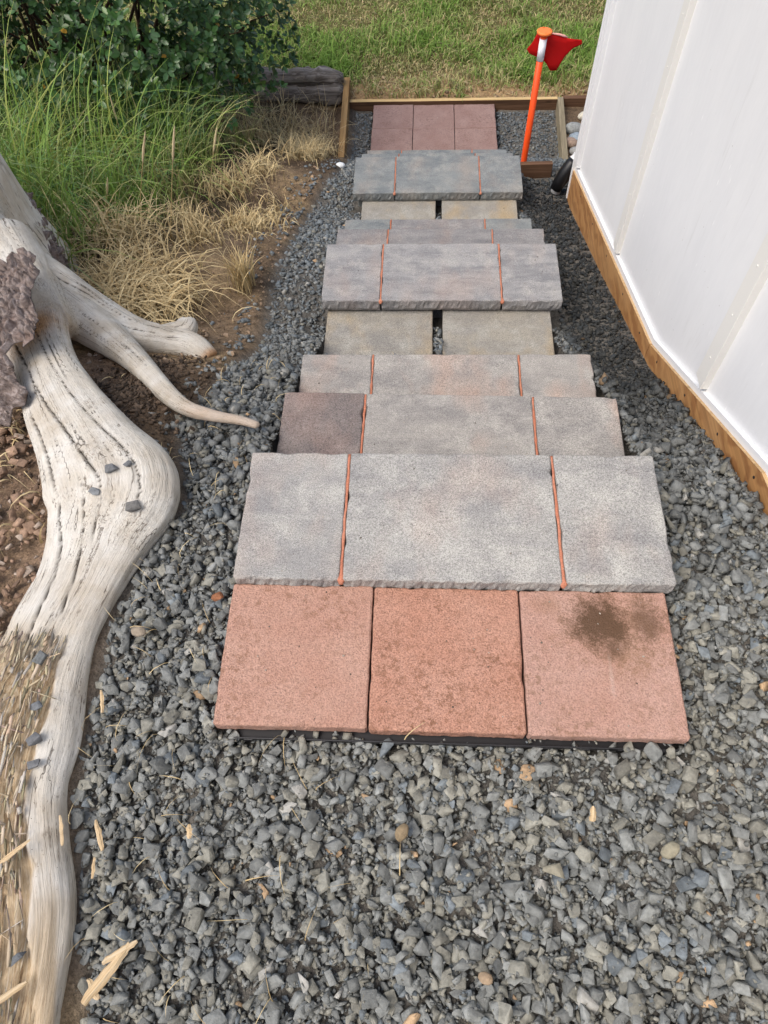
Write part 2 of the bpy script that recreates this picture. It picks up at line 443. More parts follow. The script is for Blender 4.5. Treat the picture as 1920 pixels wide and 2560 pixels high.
XLY = [-9, -.148, .058, .213, .408, .569, .703, .815, .842, .963, 1.18, 1.318, 1.591, 1.742, 2.1, 2.38, 2.565, 3.32, 3.727, 3.9, 4.3, 5.33]
XLX = [-.61, -.625, -.695, -.737, -.752, -.750, -.738, -.695, -.650, -.674, -.757, -.709, -.715, -.665, -.722, -.728, -.705, -.725, -.66, -.61, -.60, -.63]
def gleft(y): return np.interp(y, XLY, XLX)
def gright(y): return np.where(np.asarray(y) < 3.62, .733, .895)
def in_gravel(x, y):
    return (x > gleft(y)) & (x < gright(y)) & (y < 5.335) & (y > -.75)

# ------------------------------------------------------------------ ground sheet
def ground():
    gx = np.concatenate([-np.geomspace(60, 3.1, 14), np.arange(-3.0, 1.501, .024), np.geomspace(1.6, 60, 14)])
    gy = np.concatenate([-np.geomspace(60, .9, 12), np.arange(-.8, 7.6, .024), np.geomspace(7.7, 80, 14)])
    X, Y = np.meshgrid(gx, gy); x = X.ravel(); y = Y.ravel()
    z = land(x, y)
    d = np.minimum(x - gleft(y), gright(y) - x)
    inside = np.maximum(sstep(-.02, .05, d), (x > .3) * (x < gright(y) + .03)) * (y < 5.345) * (y > -.85)
    z = z - .034 * inside
    rough = 1 - inside
    z += rough * (.014 * fbm(x * 9, y * 9, 0, 3, 4) + .02 * fbm(x * 2.5, y * 2.5, 0, 5, 2) * sstep(-.6, -.9, x))
    # bare dip between the roots
    z += .030 * np.exp(-(((x + .90) / .10) ** 2 + ((y - 1.24) / .20) ** 2))
    for cx, cy, hx, hy, ro, zt_ in FOOT:
        m = (np.abs(x - cx) < hx + .022) & (np.abs(y - cy) < hy + .022); z[m] = np.minimum(z[m], zt_ - .09)
    # colours of soil, gravel bed, lawn soil
    n = fbm(x * 3, y * 3, 0, 21, 3)
    dirt = np.array([.245, .175, .112]); dk = np.array([.085, .058, .038]); red = np.array([.20, .115, .07]); tan = np.array([.36, .26, .145])
    bed = np.array([.125, .122, .112]); lawn = np.array([.115, .115, .038])
    c = dirt + (dk - dirt) * np.clip(.35 + n * .9, 0, 1)[:, None]
    c = c + (tan - c) * (sstep(.05, .5, fbm(x * 5, y * 5, 0, 31, 3)) * .6)[:, None]
    pocket = np.exp(-(((x + .9) / .15) ** 2 + ((y - 1.27) / .26) ** 2))
    c = c + (np.array([.06, .040, .026]) - c) * np.clip(pocket * 1.2, 0, .9)[:, None]
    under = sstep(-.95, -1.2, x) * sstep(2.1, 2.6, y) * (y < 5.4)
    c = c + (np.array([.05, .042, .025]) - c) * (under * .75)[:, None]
    lw = sstep(5.50, 5.85, y + .10 * n)
    c = c + (lawn - c) * (lw * .8)[:, None]
    strip = sstep(5.33, 5.40, y) * (1 - lw) * (x > -.75)
    c = c + (np.array([.40, .265, .135]) - c) * (strip * .8)[:, None]
    left_near = sstep(-.75, -.9, x) * (y < 1.6)
    c = c + (np.array([.27, .185, .125]) - c) * (left_near * .7)[:, None]
    c = c + (bed - c) * (inside * .9)[:, None]
    nx, ny = len(gx), len(gy)
    i = (np.arange(ny - 1)[:, None] * nx + np.arange(nx - 1)[None]).ravel()
    F = np.stack([i, i + 1, i + nx + 1, i + nx], 1)
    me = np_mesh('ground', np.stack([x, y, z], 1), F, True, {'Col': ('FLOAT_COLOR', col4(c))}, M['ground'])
    tag(put('ground', me), 'brown soil falling away beside the steps to the lawn', 'ground', kind='structure')

# ------------------------------------------------------------------ slabs and pavers
def slab_mesh(name, w, d, t, mat, res=.008, bev=.004, chip=.002, nchips=6, chipdepth=.007, rough_front=0.0, seed=0):
    """cast slab: outline rings with worn, chipped arrises; origin at the centre of its top"""
    r = np.random.default_rng(seed)
    rc = .004
    nx = max(4, int(w / res)); ny = max(4, int(d / res))
    xs = np.linspace(-w / 2 + rc, w / 2 - rc, nx); ys = np.linspace(-d / 2 + rc, d / 2 - rc, ny)
    P = []; Nn = []
    for x in xs: P.append((x, -d / 2)); Nn.append((0, -1))
    for y in ys: P.append((w / 2, y)); Nn.append((1, 0))
    for x in xs[::-1]: P.append((x, d / 2)); Nn.append((0, 1))
    for y in ys[::-1]: P.append((-w / 2, y)); Nn.append((-1, 0))
    P = np.array(P); Nn = np.array(Nn, float); n = len(P)
    s = np.cumsum(np.linalg.norm(np.roll(P, 1, 0) - P, axis=1)); S = s[-1] + .001
    wob = chip * fbm(P[:, 0] * 60 + seed * 3.1, P[:, 1] * 60, 0, seed, 3)
    ch = np.zeros(n)
    for k in range(nchips):
        c = r.uniform(0, S); ww = r.uniform(.006, .022); dd = chipdepth * r.uniform(.3, 1)
        ds = np.abs((s - c + S / 2) % S - S / 2)
        ch += dd * np.exp(-(ds / ww) ** 2)
    front = (Nn[:, 1] < -.5)
    rf = rough_front * front
    rings = []
    def ring(z, off, zz=None):
        q = P + Nn * off[:, None]
        neg = np.minimum(off, 0)
        q[:, 0] = np.clip(q[:, 0], -w / 2 - .02 * (off > 0) - neg, w / 2 + .02 * (off > 0) + neg); q[:, 1] = np.clip(q[:, 1], -d / 2 - .02 * (off > 0) - neg, d / 2 + .02 * (off > 0) + neg)
        zv = np.full(n, z) if zz is None else zz
        rings.append(np.concatenate([q, zv[:, None]], 1))
    ring(-t, -.003 + wob - rf * .4)
    ring(-t * .72, wob + rf * 1.0 * (fbm(s * 120, 3, 0, seed + 5, 3)))
    ring(-t * .42, wob + rf * 1.1 * (fbm(s * 120, 8, 0, seed + 6, 3)))
    ring(-bev - .002, wob - ch * .55 + rf * .5 * fbm(s * 120, 12, 0, seed + 7, 3), -bev - ch * .9)
    ring(-bev * .35, -bev * .35 + wob - ch, -bev * .35 - ch * .25)
    ring(0, -bev + wob * .8 - ch * 1.25)
    ring(0, -bev - .006 + wob * .3 - ch * 1.25)
    V = np.concatenate(rings); F = []
    nr = len(rings)
    for a in range(nr - 1):
        for j in range(n):
            k = (j + 1) % n
            F.append([a * n + j, a * n + k, (a + 1) * n + k, (a + 1) * n + j])
    F.append(list(range(n))[::-1])
    # face of the slab as a fine grid with a little relief
    inx = bev + .014
    gx = np.linspace(-w / 2 + inx, w / 2 - inx, nx); gy = np.linspace(-d / 2 + inx, d / 2 - inx, ny)
    GX, GY = np.meshgrid(gx, gy, indexing='ij'); gz = .0007 * fbm(GX * 22, GY * 22, seed, seed, 3)
    g0 = len(V); V = np.concatenate([V, np.stack([GX.ravel(), GY.ravel(), gz.ravel()], 1)])
    G = lambda i, j: g0 + i * ny + j
    b = (nr - 1) * n
    fr = [b + i for i in range(nx)]; ri = [b + nx + j for j in range(ny)]; ba = [b + nx + ny + i for i in range(nx)][::-1]; le = [b + 2 * nx + ny + j for j in range(ny)][::-1]
    for i in range(nx - 1):
        F.append([fr[i], fr[i + 1], G(i + 1, 0), G(i, 0)]); F.append([ba[i + 1], ba[i], G(i, ny - 1), G(i + 1, ny - 1)])
        for j in range(ny - 1): F.append([G(i, j), G(i + 1, j), G(i + 1, j + 1), G(i, j + 1)])
    for j in range(ny - 1):
        F.append([ri[j], ri[j + 1], G(nx - 1, j + 1), G(nx - 1, j)]); F.append([le[j + 1], le[j], G(0, j), G(0, j + 1)])
    F.append([fr[-1], ri[0], G(nx - 1, 0)]); F.append([ri[-1], ba[-1], G(nx - 1, ny - 1)]); F.append([ba[0], le[-1], G(0, ny - 1)]); F.append([le[0], fr[0], G(0, 0)])
    return np_mesh(name, V, F, mat=mat)

FOOT = []          # footprints (cx, cy, hx, hy, rot, ztop) that keep the gravel out
W_TREAD, D_TREAD, T_SLAB = .91, .32, .052
TREADS = [
    # name, xoff, yfar, z, rot, materials(left, mid, right), res, label
    ('A1', -.003, .946, 0.0, .003, ('slab_grey', 'slab_grey', 'slab_grey'), .006, 'widest nearest grey concrete step directly above the orange-red pavers'),
    ('A2', .006, 1.284, -.198, -.011, ('slab_brown', 'slab_grey2', 'slab_grey2'), .007, 'second concrete step from the top, its left slab dark brown'),
    ('A3', .005, 1.587, -.364, .004, ('slab_grey2', 'slab_grey2', 'slab_grey2'), .008, 'third concrete step from the top, just above the first tan landing slabs'),
    ('B1', -.001, 2.378, -.583, .002, ('slab_violet', 'slab_violet', 'slab_violet'), .008, 'deep violet-grey step with rough front edge past the first landing slabs'),
    ('B2', .002, 2.696, -.761, -.002, ('slab_violet_shaded', 'slab_violet_shaded', 'slab_violet_shaded'), .010, 'narrow strip of grey step just below the deep violet-grey one'),
    ('B3', -.002, 3.027, -.962, .005, ('slab_blue', 'slab_violet_shaded', 'slab_blue'), .010, 'thin strip of grey step just above the far pair of tan slabs'),
    ('C1', 0.0, 3.735, -1.096, .002, ('slab_blue', 'slab_blue', 'slab_blue'), .010, 'bluish concrete step beside the foot of the orange post'),
    ('C2', .004, 4.065, -1.292, -.004, ('slab_blue', 'slab_blue', 'slab_blue'), .012, 'step mostly hidden, upper of two slivers behind the bluish concrete step'),
    ('C3', .008, 4.431, -1.505, 0.0, ('slab_blue', 'slab_blue', 'slab_blue'), .012, 'lowest step, a sliver showing in front of the dull red pavers'),
]
NEXTZ = [-.198, -.364, -.66, -.761, -.962, -1.15, -1.292, -1.505, -1.75]
for i, (nm, xo, yf, z, ro, mats, res, lab) in enumerate(TREADS):
    root = empty('concrete_step', (xo, yf, z), lab, 'step', 'three-slab concrete steps', ro)
    g = .006; wm = W_TREAD * .497; ws = (W_TREAD - wm - 2 * g) / 2
    cxs = (-W_TREAD / 2 + ws / 2, 0, W_TREAD / 2 - ws / 2)
    for k, cx in enumerate(cxs):
        wd = wm if k == 1 else ws
        me = slab_mesh('slab', wd, D_TREAD, T_SLAB, M[mats[k]], res, .0035, .0010, 7 if i < 4 else 4, .005 if i < 4 else .004, (.0055 if nm in ('A1', 'B1', 'C1') else .0015), seed=100 + i * 3 + k)
        s = put('slab', me, root, (cx, -D_TREAD / 2, random.uniform(-.0015, .0015)))
    for sgn in (-1, 1):
        jx = sgn * (wm / 2 + g / 2)
        npt = 44; yy = np.linspace(-.004, -D_TREAD - .006, npt)
        pts = np.stack([jx + .0012 * fbm(yy * 40, i * 3 + sgn, 0, 77, 2), yy, -.0008 + .0008 * vnoise(yy * 60, i, sgn, 5)], 1)
        rad = .0031 + .0008 * vnoise(yy * 55, i + 4, sgn, 9)
        rad[-3:] *= 1.25
        if nm in ('A1', 'B1', 'C1'): rad[-2] = .0080; pts[-2:, 2] -= .004; pts[-1, 2] -= .006
        me = tube_mesh('mortar_joint', pts, rad, 8, M['mortar'], .55, .3, i)
        put('mortar_joint', me, root)
    # block course that carries the slabs
    rb = box_mesh('riser_block', -W_TREAD / 2 + .02, W_TREAD / 2 - .02, -D_TREAD + (.065 if nm in ('A1', 'B1', 'C1') else .03), -.014, NEXTZ[i] - z + .012, -T_SLAB - .001, M[mats[1]], .004)
    put('riser_block', rb, root)
    FOOT.append((xo, yf - D_TREAD / 2, W_TREAD / 2, D_TREAD / 2, ro, z))

def paver(label, cat, group, x0, x1, y0, y1, z, mat, seed, res=.007, t=.042, rot=0.0, bev=.004, chip=.0012):
    me = slab_mesh('paver', x1 - x0, y1 - y0, t, mat, res, bev, chip, 5, .004, .001, seed=seed)
    cx, cy = (x0 + x1) / 2, (y0 + y1) / 2
    o = put('paver', me, None, (cx, cy, z), (0, 0, rot))
    tag(o, label, cat, group)
    FOOT.append((cx, cy, (x1 - x0) / 2, (y1 - y0) / 2, rot, z))
    return o
# three near red pavers
px = [-.462, -.1625, .139, .438]
paver('plain orange-red square paver, left of the front row of three', 'paver', 'near red pavers', px[0], px[1] - .002, .331, .627, -.031, M['red1'], 201, .006, rot=.002)
paver('orange-red square paver, middle of the front row of three', 'paver', 'near red pavers', px[1] + .001, px[2] - .002, .329, .626, -.0315, M['red2'], 202, .006, rot=.003)
paver('pinkish square paver with dark brown stain, right of the front row', 'paver', 'near red pavers', px[2] + .001, px[3], .328, .6255, -.0305, M['red3'], 203, .006, rot=.002)
# landing slabs
paver('tan-grey landing slab, left of the nearer pair', 'paver', 'tan landing slabs', -.437, -.030, 1.69, 2.098, -.648, M['slab_tan'], 211, .009)
paver('tan-grey landing slab, right of the nearer pair', 'paver', 'tan landing slabs', .008, .418, 1.69, 2.099, -.646, M['slab_tan'], 212, .009)
paver('greenish tan landing slab, left of the farther pair', 'paver', 'tan landing slabs', -.405, -.007, 3.06, 3.437, -1.152, M['slab_tan'], 213, .011)
paver('greenish tan landing slab, right of the farther pair', 'paver', 'tan landing slabs', .026, .427, 3.06, 3.443, -1.150, M['slab_tan'], 214, .011)
# six dull red pavers at the foot
wr = [('farther', 5.040, 5.339), ('nearer', 4.738, 5.037)]; wc = [('left', -.452, -.155), ('middle', -.152, .146), ('right', .149, .447)]
k = 0
for rn, y0, y1 in wr:
    for cn, x0, x1 in wc:
        paver('dull red paver at the stair foot, %s one of the %s row' % (cn, rn), 'paver', 'dull red pavers at the foot', x0 - .004, x1 - .004, y0, y1, -1.732 + random.uniform(-.002, .003), M['redf'], 220 + k, .012, rot=.006)
        k += 1
# black plastic base panel under the near pavers
base = empty('plastic_grid', (0, .33, -.08), 'black plastic base strip peeking out under the near red pavers', 'paver base', rz=.002)
me = box_mesh('panel', -.42, .42, -.012, .29, -.012, .005, M['black'], .002)
put('panel', me, base)
for k in range(12):
    x = -.40 + k * .0725 + random.uniform(-.004, .004)
    put('lug', box_mesh('lug', x - .009, x + .009, -.017, -.011, -.006, .010, M['black'], .0015), base)
put('rim', box_mesh('rim', -.425, .425, -.0155, -.0125, .0, .0155, M['black'], .001), base)

ground()

# ------------------------------------------------------------------ building on the right
WX = .757                                  # outer face of the wall
sky_ = np.array([-.9, .55, .968, 1.828, 3.66]); skz = np.array([.0, -.02, -.096, -.571, -1.118])   # line of the skirting top
bld = empty('house', (WX, 1.8, -.6), 'white painted house wall with battens beside the gravel', 'house')
def child(nm, me, par=None):
    o = put(nm, me); o.parent = par or bld
    o.matrix_parent_inverse = Matrix.Translation(-(par or bld).location) if par is None else Matrix.Translation(-bld.location)
    return o
ZT = 2.25
child('wall', box_mesh('wall', WX, WX + .12, -2.6, 3.60, -2.0, ZT, M['wall']))
child('end_wall', box_mesh('end_wall', WX + .121, WX + 4.0, 3.48, 3.598, -2.0, ZT, M['wall']))
# gable of the roof with its eave
rv = [(WX - .28, -2.9, ZT - .10), (WX - .28, 3.85, ZT - .10), (WX + 2.0, 3.85, ZT + .85), (WX + 2.0, -2.9, ZT + .85)]
rv2 = [(x, y, z + .10) for x, y, z in rv]
child('roof', np_mesh('roof', np.array(rv + rv2), [[0, 1, 2, 3], [7, 6, 5, 4], [0, 4, 5, 1], [1, 5, 6, 2], [2, 6, 7, 3], [3, 7, 4, 0]], mat=M['trim']))
def zs(y): return np.interp(y, sky_, skz)
# battens: face towards the path, edge towards the viewer
for yb, wd in ((3.545, .055), (2.50, .062), (1.39, .062), (.28, .062), (-.83, .062)):
    z0 = float(zs(yb)) + .035
    bt = child('batten', box_mesh('batten', WX - .021, WX + .001, yb, yb + wd, z0, ZT - .02, M['trim'] if yb < 3.5 else M['wall'], .002))
    if yb > .5:
        for zz in np.arange(z0 + .10, .6, .16):
            put('nail', tube_mesh('nail', [(WX - .0225, yb + wd / 2, zz), (WX - .0205, yb + wd / 2, zz)], [.003, .003], 8, M['trim'] if yb < 3.5 else M['wall'], smooth=False), bt)
# corner board
child('corner_board', box_mesh('corner_board', WX - .028, WX + .06, 3.6005, 3.622, -1.6, ZT - .02, M['wall'], .002))
# white base strip above the plywood
def strip(nm, x0, x1, ylist, zlo, zhi, mat):
    V = []; F = []
    for y in ylist:
        b = float(zs(y)); V += [(x0, y, b + zlo), (x1, y, b + zlo), (x1, y, b + zhi), (x0, y, b + zhi)]
    for i in range(len(ylist) - 1):
        a = 4 * i
        for p, q in ((0, 1), (1, 2), (2, 3), (3, 0)): F.append([a + p, a + q, a + 4 + q, a + 4 + p])
    F.append([3, 2, 1, 0]); a = 4 * (len(ylist) - 1); F.append([a, a + 1, a + 2, a + 3])
    return np_mesh(nm, np.array(V), F, mat=mat)
child('base_strip', strip('base_strip', WX - .0135, WX - .0005, [-.9, .55, .968, 1.828, 3.64], .002, .026, M['pvc']))
sk1 = child('skirting_board', strip('skirting_board', .735, .7475, [1.830, 3.655], -.30, 0.0, M['ply']))
sk2 = child('skirting_board', strip('skirting_board', .735, .7475, [-.9, .55, .968, 1.826], -.30, 0.0, M['ply']))
for sk, ys_ in ((sk1, (1.95, 2.25, 2.6, 2.95, 3.3, 3.6)), (sk2, (.70, .98, 1.2, 1.45, 1.72))):
    for y in ys_:
        z = float(zs(y)) - .03
        me = tube_mesh('screw', [(.7335, 0, 0), (.7358, 0, 0)], [.0042, .0042], 8, M['black'], smooth=False)
        o = put('screw', me, sk, (0, y, z)); o.matrix_parent_inverse = sk.matrix_parent_inverse.copy() if False else Matrix.Identity(4)
    sk_edge = strip('plywood_edge', .7352, .7474, [y for y in ([1.832, 3.653] if sk is sk1 else [-.898, .55, .968, 1.824])], .0003, .0016, M['ply_edge'])
    put('top_edge', sk_edge, sk)

# drain pipe with rubber boot at the far corner of the house
dp = empty('drain_pipe', (.80, 3.70, -1.12), 'white drain pipe with black rubber sleeve at the house corner', 'pipe')
O_ = np.array([.80, 3.70, -1.12])
pa = np.array([(.84, 3.74, -1.02), (.79, 3.715, -1.07), (.745, 3.69, -1.115)]) - O_
put('white_pipe', tube_mesh('white_pipe', pa, [.032, .032, .032], 20, M['pvc']), dp)
for k in range(4):
    c = pa[0] + (pa[2] - pa[0]) * (.35 + .18 * k); d_ = (pa[2] - pa[0]) / np.linalg.norm(pa[2] - pa[0])
    put('rib', tube_mesh('rib', [c - d_ * .006, c, c + d_ * .006], [.032, .035, .032], 20, M['pvc']), dp)
pb = np.array([(.752, 3.694, -1.108), (.742, 3.688, -1.118), (.715, 3.675, -1.16), (.69, 3.662, -1.205), (.67, 3.655, -1.25)]) - O_
put('rubber_sleeve', tube_mesh('rubber_sleeve', pb, [.034, .038, .040, .037, .032], 20, M['rubber']), dp)
pc = np.array([(.705, 3.685, -1.19), (.688, 3.675, -1.235), (.675, 3.668, -1.28)]) - O_
put('outlet_pipe', tube_mesh('outlet_pipe', pc, [.028, .028, .028], 18, M['pvc']), dp)
# second ribbed pipe at the right edge
dp2 = empty('corrugated_pipe', (.72, .70, -.05), 'white corrugated pipe end lying in gravel at the right edge', 'pipe')
q = [(0.09 - .006 * i, .012 - .002 * i, .004 - .0005 * i) for i in range(22)]
put('hose', tube_mesh('hose', q, [.030 + .003 * (i % 2) for i in range(22)], 18, M['pvc']), dp2)

# ------------------------------------------------------------------ timber edgings
def board(name, label, p0, p1, wd, ht, mat, cat='board', group=None, top=None, bevel=.003):
    p0 = Vector(p0); p1 = Vector(p1); d = p1 - p0; L = d.length
    o = put(name, None) if False else None
    along_y = abs(d.y) > abs(d.x)
    if along_y: me = box_mesh(name, -wd / 2, wd / 2, 0, L, -ht, 0, mat, bevel); a = math.atan2(-d.x, d.y); tilt = math.asin(d.z / L); rot = (tilt, 0, a)
    else: me = box_mesh(name, 0, L, -wd / 2, wd / 2, -ht, 0, mat, bevel); a = math.atan2(d.y, d.x); rot = (0, -math.asin(d.z / L), a)
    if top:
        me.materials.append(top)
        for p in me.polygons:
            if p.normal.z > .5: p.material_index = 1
    o = put(name, me, None, p0, rot)
    return tag(o, label, cat, group)
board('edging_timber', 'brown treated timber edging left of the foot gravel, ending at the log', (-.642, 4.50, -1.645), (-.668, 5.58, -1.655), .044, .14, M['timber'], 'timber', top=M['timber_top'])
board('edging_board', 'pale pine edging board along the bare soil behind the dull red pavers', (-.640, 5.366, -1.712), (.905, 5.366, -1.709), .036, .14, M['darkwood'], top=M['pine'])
board('edging_board', 'weathered grey-brown board on edge right of the foot gravel', (.868, 4.10, -1.685), (.922, 5.345, -1.69), .040, .14, M['oldwood'])
board('edging_board', 'dark board at the lawn edge, half hidden by the house', (.945, 5.36, -1.70), (2.6, 5.37, -1.70), .042, .14, M['darkwood'])
board('edging_board', 'short brown board in the gravel beside the orange post foot', (.485, 3.853, -1.222), (.668, 3.862, -1.224), .030, .12, M['darkwood'], bevel=.002)
st = box_mesh('stake', -.018, .018, -.012, .012, -.25, 0, M['timber'], .002)
tag(put('stake', st, None, (-.612, 4.475, -1.70)), 'dark stub of stake at the near end of the brown timber', 'stake')
# split grey log
lg = empty('log', (-1.1, 5.45, -1.66), 'split grey weathered log lying between the shrub and the timber', 'log')
def log_piece(nm, z0, y0, r, seed, x0=-.55, x1=.415):
    n = 40; x = np.linspace(x0, x1, n)
    pts = np.stack([x, y0 + .010 * fbm(x * 4, seed, 0, 3, 2), z0 + .012 * fbm(x * 5, seed + 3, 0, 4, 2)], 1)
    rad = r * (1 + .18 * fbm(x * 6, seed + 1, 0, 8, 3)); rad[0] *= .6; rad[-1] *= .55; rad[-2] *= .85
    me = tube_mesh(nm, pts, rad, 26, M['log'], .85, .28, seed)
    put(nm, me, lg)
log_piece('upper_half', .050, .045, .068, 3, -.75); log_piece('lower_half', -.030, -.010, .082, 8, -.75)

# ------------------------------------------------------------------ marker post and flag
PB = np.array([.503, 3.885, -1.30]); PT = np.array([.519, 3.91, -.552])
post = empty('marker_post', PB, 'orange plastic marker post with white band and round cap', 'post')
def pp(t): return PT * t + PB * (1 - t) - PB
def zt(z): return (z - PB[2]) / (PT[2] - PB[2])
put('tube', tube_mesh('tube', [pp(.0), pp(.055), pp(.075), pp(.98)], [.014, .0155, .0175, .0175], 24, M['orange']), post)
put('reflective_band', tube_mesh('reflective_band', [pp(zt(-.684)), pp(zt(-.580))], [.0186, .0186], 24, M['band']), post)
ax = (PT - PB) / np.linalg.norm(PT - PB)
cp = pp(1.0)
cap = put('cap', tube_mesh('cap', [cp - ax * .012, cp - ax * .004, cp + ax * .004, cp + ax * .007, cp + ax * .008], [.020, .038, .039, .037, .033], 28, M['orange_cap']), post)
for k in range(4):
    a = k * math.pi / 2 + .1
    c = cp + ax * .0086 + np.array([math.cos(a) * .029, math.sin(a) * .029, 0])
    tdir = np.array([-math.sin(a), math.cos(a), 0])
    put('slot', tube_mesh('slot', [c - tdir * .005, c + tdir * .005], [.0014, .0014], 6, M['orange']), cap)
FL = [(0.543, -0.573), (0.601, -0.583), (0.646, -0.598), (0.681, -0.602), (0.716, -0.604), (0.723, -0.624), (0.706, -0.634), (0.679, -0.649), (0.646, -0.69), (0.613, -0.75), (0.58, -0.75), (0.555, -0.715), (0.54, -0.701), (0.492, -0.677), (0.461, -0.666), (0.445, -0.645), (0.471, -0.605), (0.487, -0.566)]
import bmesh
bm = bmesh.new()
vs = [bm.verts.new((x, 0, z)) for x, z in FL]
bm.faces.new(vs)
bmesh.ops.triangulate(bm, faces=bm.faces[:])
bmesh.ops.subdivide_edges(bm, edges=bm.edges[:], cuts=4, use_grid_fill=True)
bmesh.ops.triangulate(bm, faces=bm.faces[:])
for v in bm.verts:
    x, z = v.co.x - .52, v.co.z + .57
    v.co.y = .022 + .006 * math.sin(x * 26 + z * 18) * min(1, abs(x) * 12) + .06 * abs(x)
for f in bm.faces: f.smooth = True
fm = bpy.data.meshes.new('flag'); bm.to_mesh(fm); bm.free(); fm.materials.append(M['flag'])
flag = empty('flag', (.519, 3.91, -.6), 'red mesh flag tied behind the orange marker post', 'flag')
fo = put('cloth', fm, flag, (-.519, 0, .6)); sm = fo.modifiers.new('s', 'SOLIDIFY'); sm.thickness = .0012
hem = [(x - .519, .026 + .06 * abs(x - .52) , z + .6 + .003) for x, z in ((.55, -.574), (.60, -.5825), (.625, -.590), (.646, -.598))]
put('hem', tube_mesh('hem', hem, [.003, .005, .0055, .002], 8, M['flag_hem']), flag)

# ------------------------------------------------------------------ stones
def ico(sub):
    bm = bmesh.new(); bmesh.ops.create_icosphere(bm, subdivisions=sub, radius=1.0)
    bm.verts.ensure_lookup_table()
    V = np.array([v.co[:] for v in bm.verts]); F = np.array([[v.index for v in f.verts] for f in bm.faces]); bm.free()
    return V, F
ICO2 = ico(2); ICO1 = ico(1)
def rock_shape(seed, hi=True, planes=11, round_=False):
    r = np.random.default_rng(seed)
    if not round_:
        k = int(r.integers(9, 14)) if hi else int(r.integers(7, 10))
        P = r.normal(size=(k, 3)); P /= np.linalg.norm(P, axis=1)[:, None]
        P = np.sign(P) * np.abs(P) ** .8 * r.uniform(.82, 1.1, (k, 1))
        if seed % 5 < 2:                            # blocky shards
            P = np.array([(a, b, c) for a in (-1, 1) for b in (-1, 1) for c in (-1, 1)], float) * r.uniform(.35, 1.0, (8, 3)) ** .8
            P[:, 0] += .35 * P[:, 2] * r.uniform(-1, 1); P[:, 1] += .35 * P[:, 0] * r.uniform(-1, 1)
            if hi: P = np.vstack([P, r.uniform(-1, 1, (2, 3)) * 1.0])
        bm = bmesh.new()
        for p in P: bm.verts.new(p)
        res = bmesh.ops.convex_hull(bm, input=bm.verts[:])
        bmesh.ops.delete(bm, geom=[v for v in bm.verts if not v.link_faces], context='VERTS')
        if hi:
            bmesh.ops.bevel(bm, geom=bm.edges[:], offset=.045, segments=1, affect='EDGES', profile=.5)
        bmesh.ops.triangulate(bm, faces=bm.faces[:])
        bmesh.ops.recalc_face_normals(bm, faces=bm.faces[:])
        bm.verts.ensure_lookup_table(); bm.verts.index_update()
        V = np.array([v.co[:] for v in bm.verts]); F = np.array([[v.index for v in f.verts] for f in bm.faces]); bm.free()
        V -= (V.max(0) + V.min(0)) / 2; V /= np.abs(V).max(0)
        return V, F
    V, F = ICO2 if hi else ICO1
    V = V.copy()
    for k in range(planes if hi else 5):
        n = r.normal(size=3); n /= np.linalg.norm(n); d = r.uniform(.48, .80) if not round_ else r.uniform(.8, .95)
        s = V @ n; m = s > d
        V[m] -= ((s[m] - d) * (1.0 if not round_ else .5))[:, None] * n
    if not hi: V = V * r.uniform(.78, 1.12, (len(V), 1))
    V = V * (1 + .03 * r.normal(size=(len(V), 1)))
    V /= np.abs(V).max(0)
    return V, F
HI = [rock_shape(500 + i) for i in range(26)]; LO = [rock_shape(800 + i, False) for i in range(26)]

def rotmats(yaw, tx, ty):
    n = len(yaw); c, s = np.cos(yaw), np.sin(yaw)
    Rz = np.zeros((n, 3, 3)); Rz[:, 0, 0] = c; Rz[:, 0, 1] = -s; Rz[:, 1, 0] = s; Rz[:, 1, 1] = c; Rz[:, 2, 2] = 1
    c, s = np.cos(tx), np.sin(tx)
    Rx = np.zeros((n, 3, 3)); Rx[:, 0, 0] = 1; Rx[:, 1, 1] = c; Rx[:, 1, 2] = -s; Rx[:, 2, 1] = s; Rx[:, 2, 2] = c
    c, s = np.cos(ty), np.sin(ty)
    Ry = np.zeros((n, 3, 3)); Ry[:, 1, 1] = 1; Ry[:, 0, 0] = c; Ry[:, 0, 2] = s; Ry[:, 2, 0] = -s; Ry[:, 2, 2] = c
    return Rx @ Ry @ Rz

def stones_mesh(name, pos, scl, rot, colr, hi, mat):
    """one mesh out of many stones"""
    VV = []; FF = []; CC = []; off = 0
    pick = rng.integers(0, 26, len(pos))
    for lib, mask in ((HI, hi), (LO, ~hi)):
        for k in range(26):
            idx = np.where(mask & (pick == k))[0]
            if not len(idx): continue
            V, F = lib[k]
            P = V[None] * scl[idx][:, None, :]
            P = np.einsum('nij,nvj->nvi', rot[idx], P) + pos[idx][:, None, :]
            n, m = len(idx), len(V)
            VV.append(P.reshape(-1, 3)); FF.append((F[None] + (np.arange(n) * m)[:, None, None] + off).reshape(-1, 3))
            CC.append(np.repeat(colr[idx], m, 0)); off += n * m
    return np_mesh(name, np.concatenate(VV), np.concatenate(FF), False, {'Col': ('FLOAT_COLOR', col4(np.concatenate(CC)))}, mat)

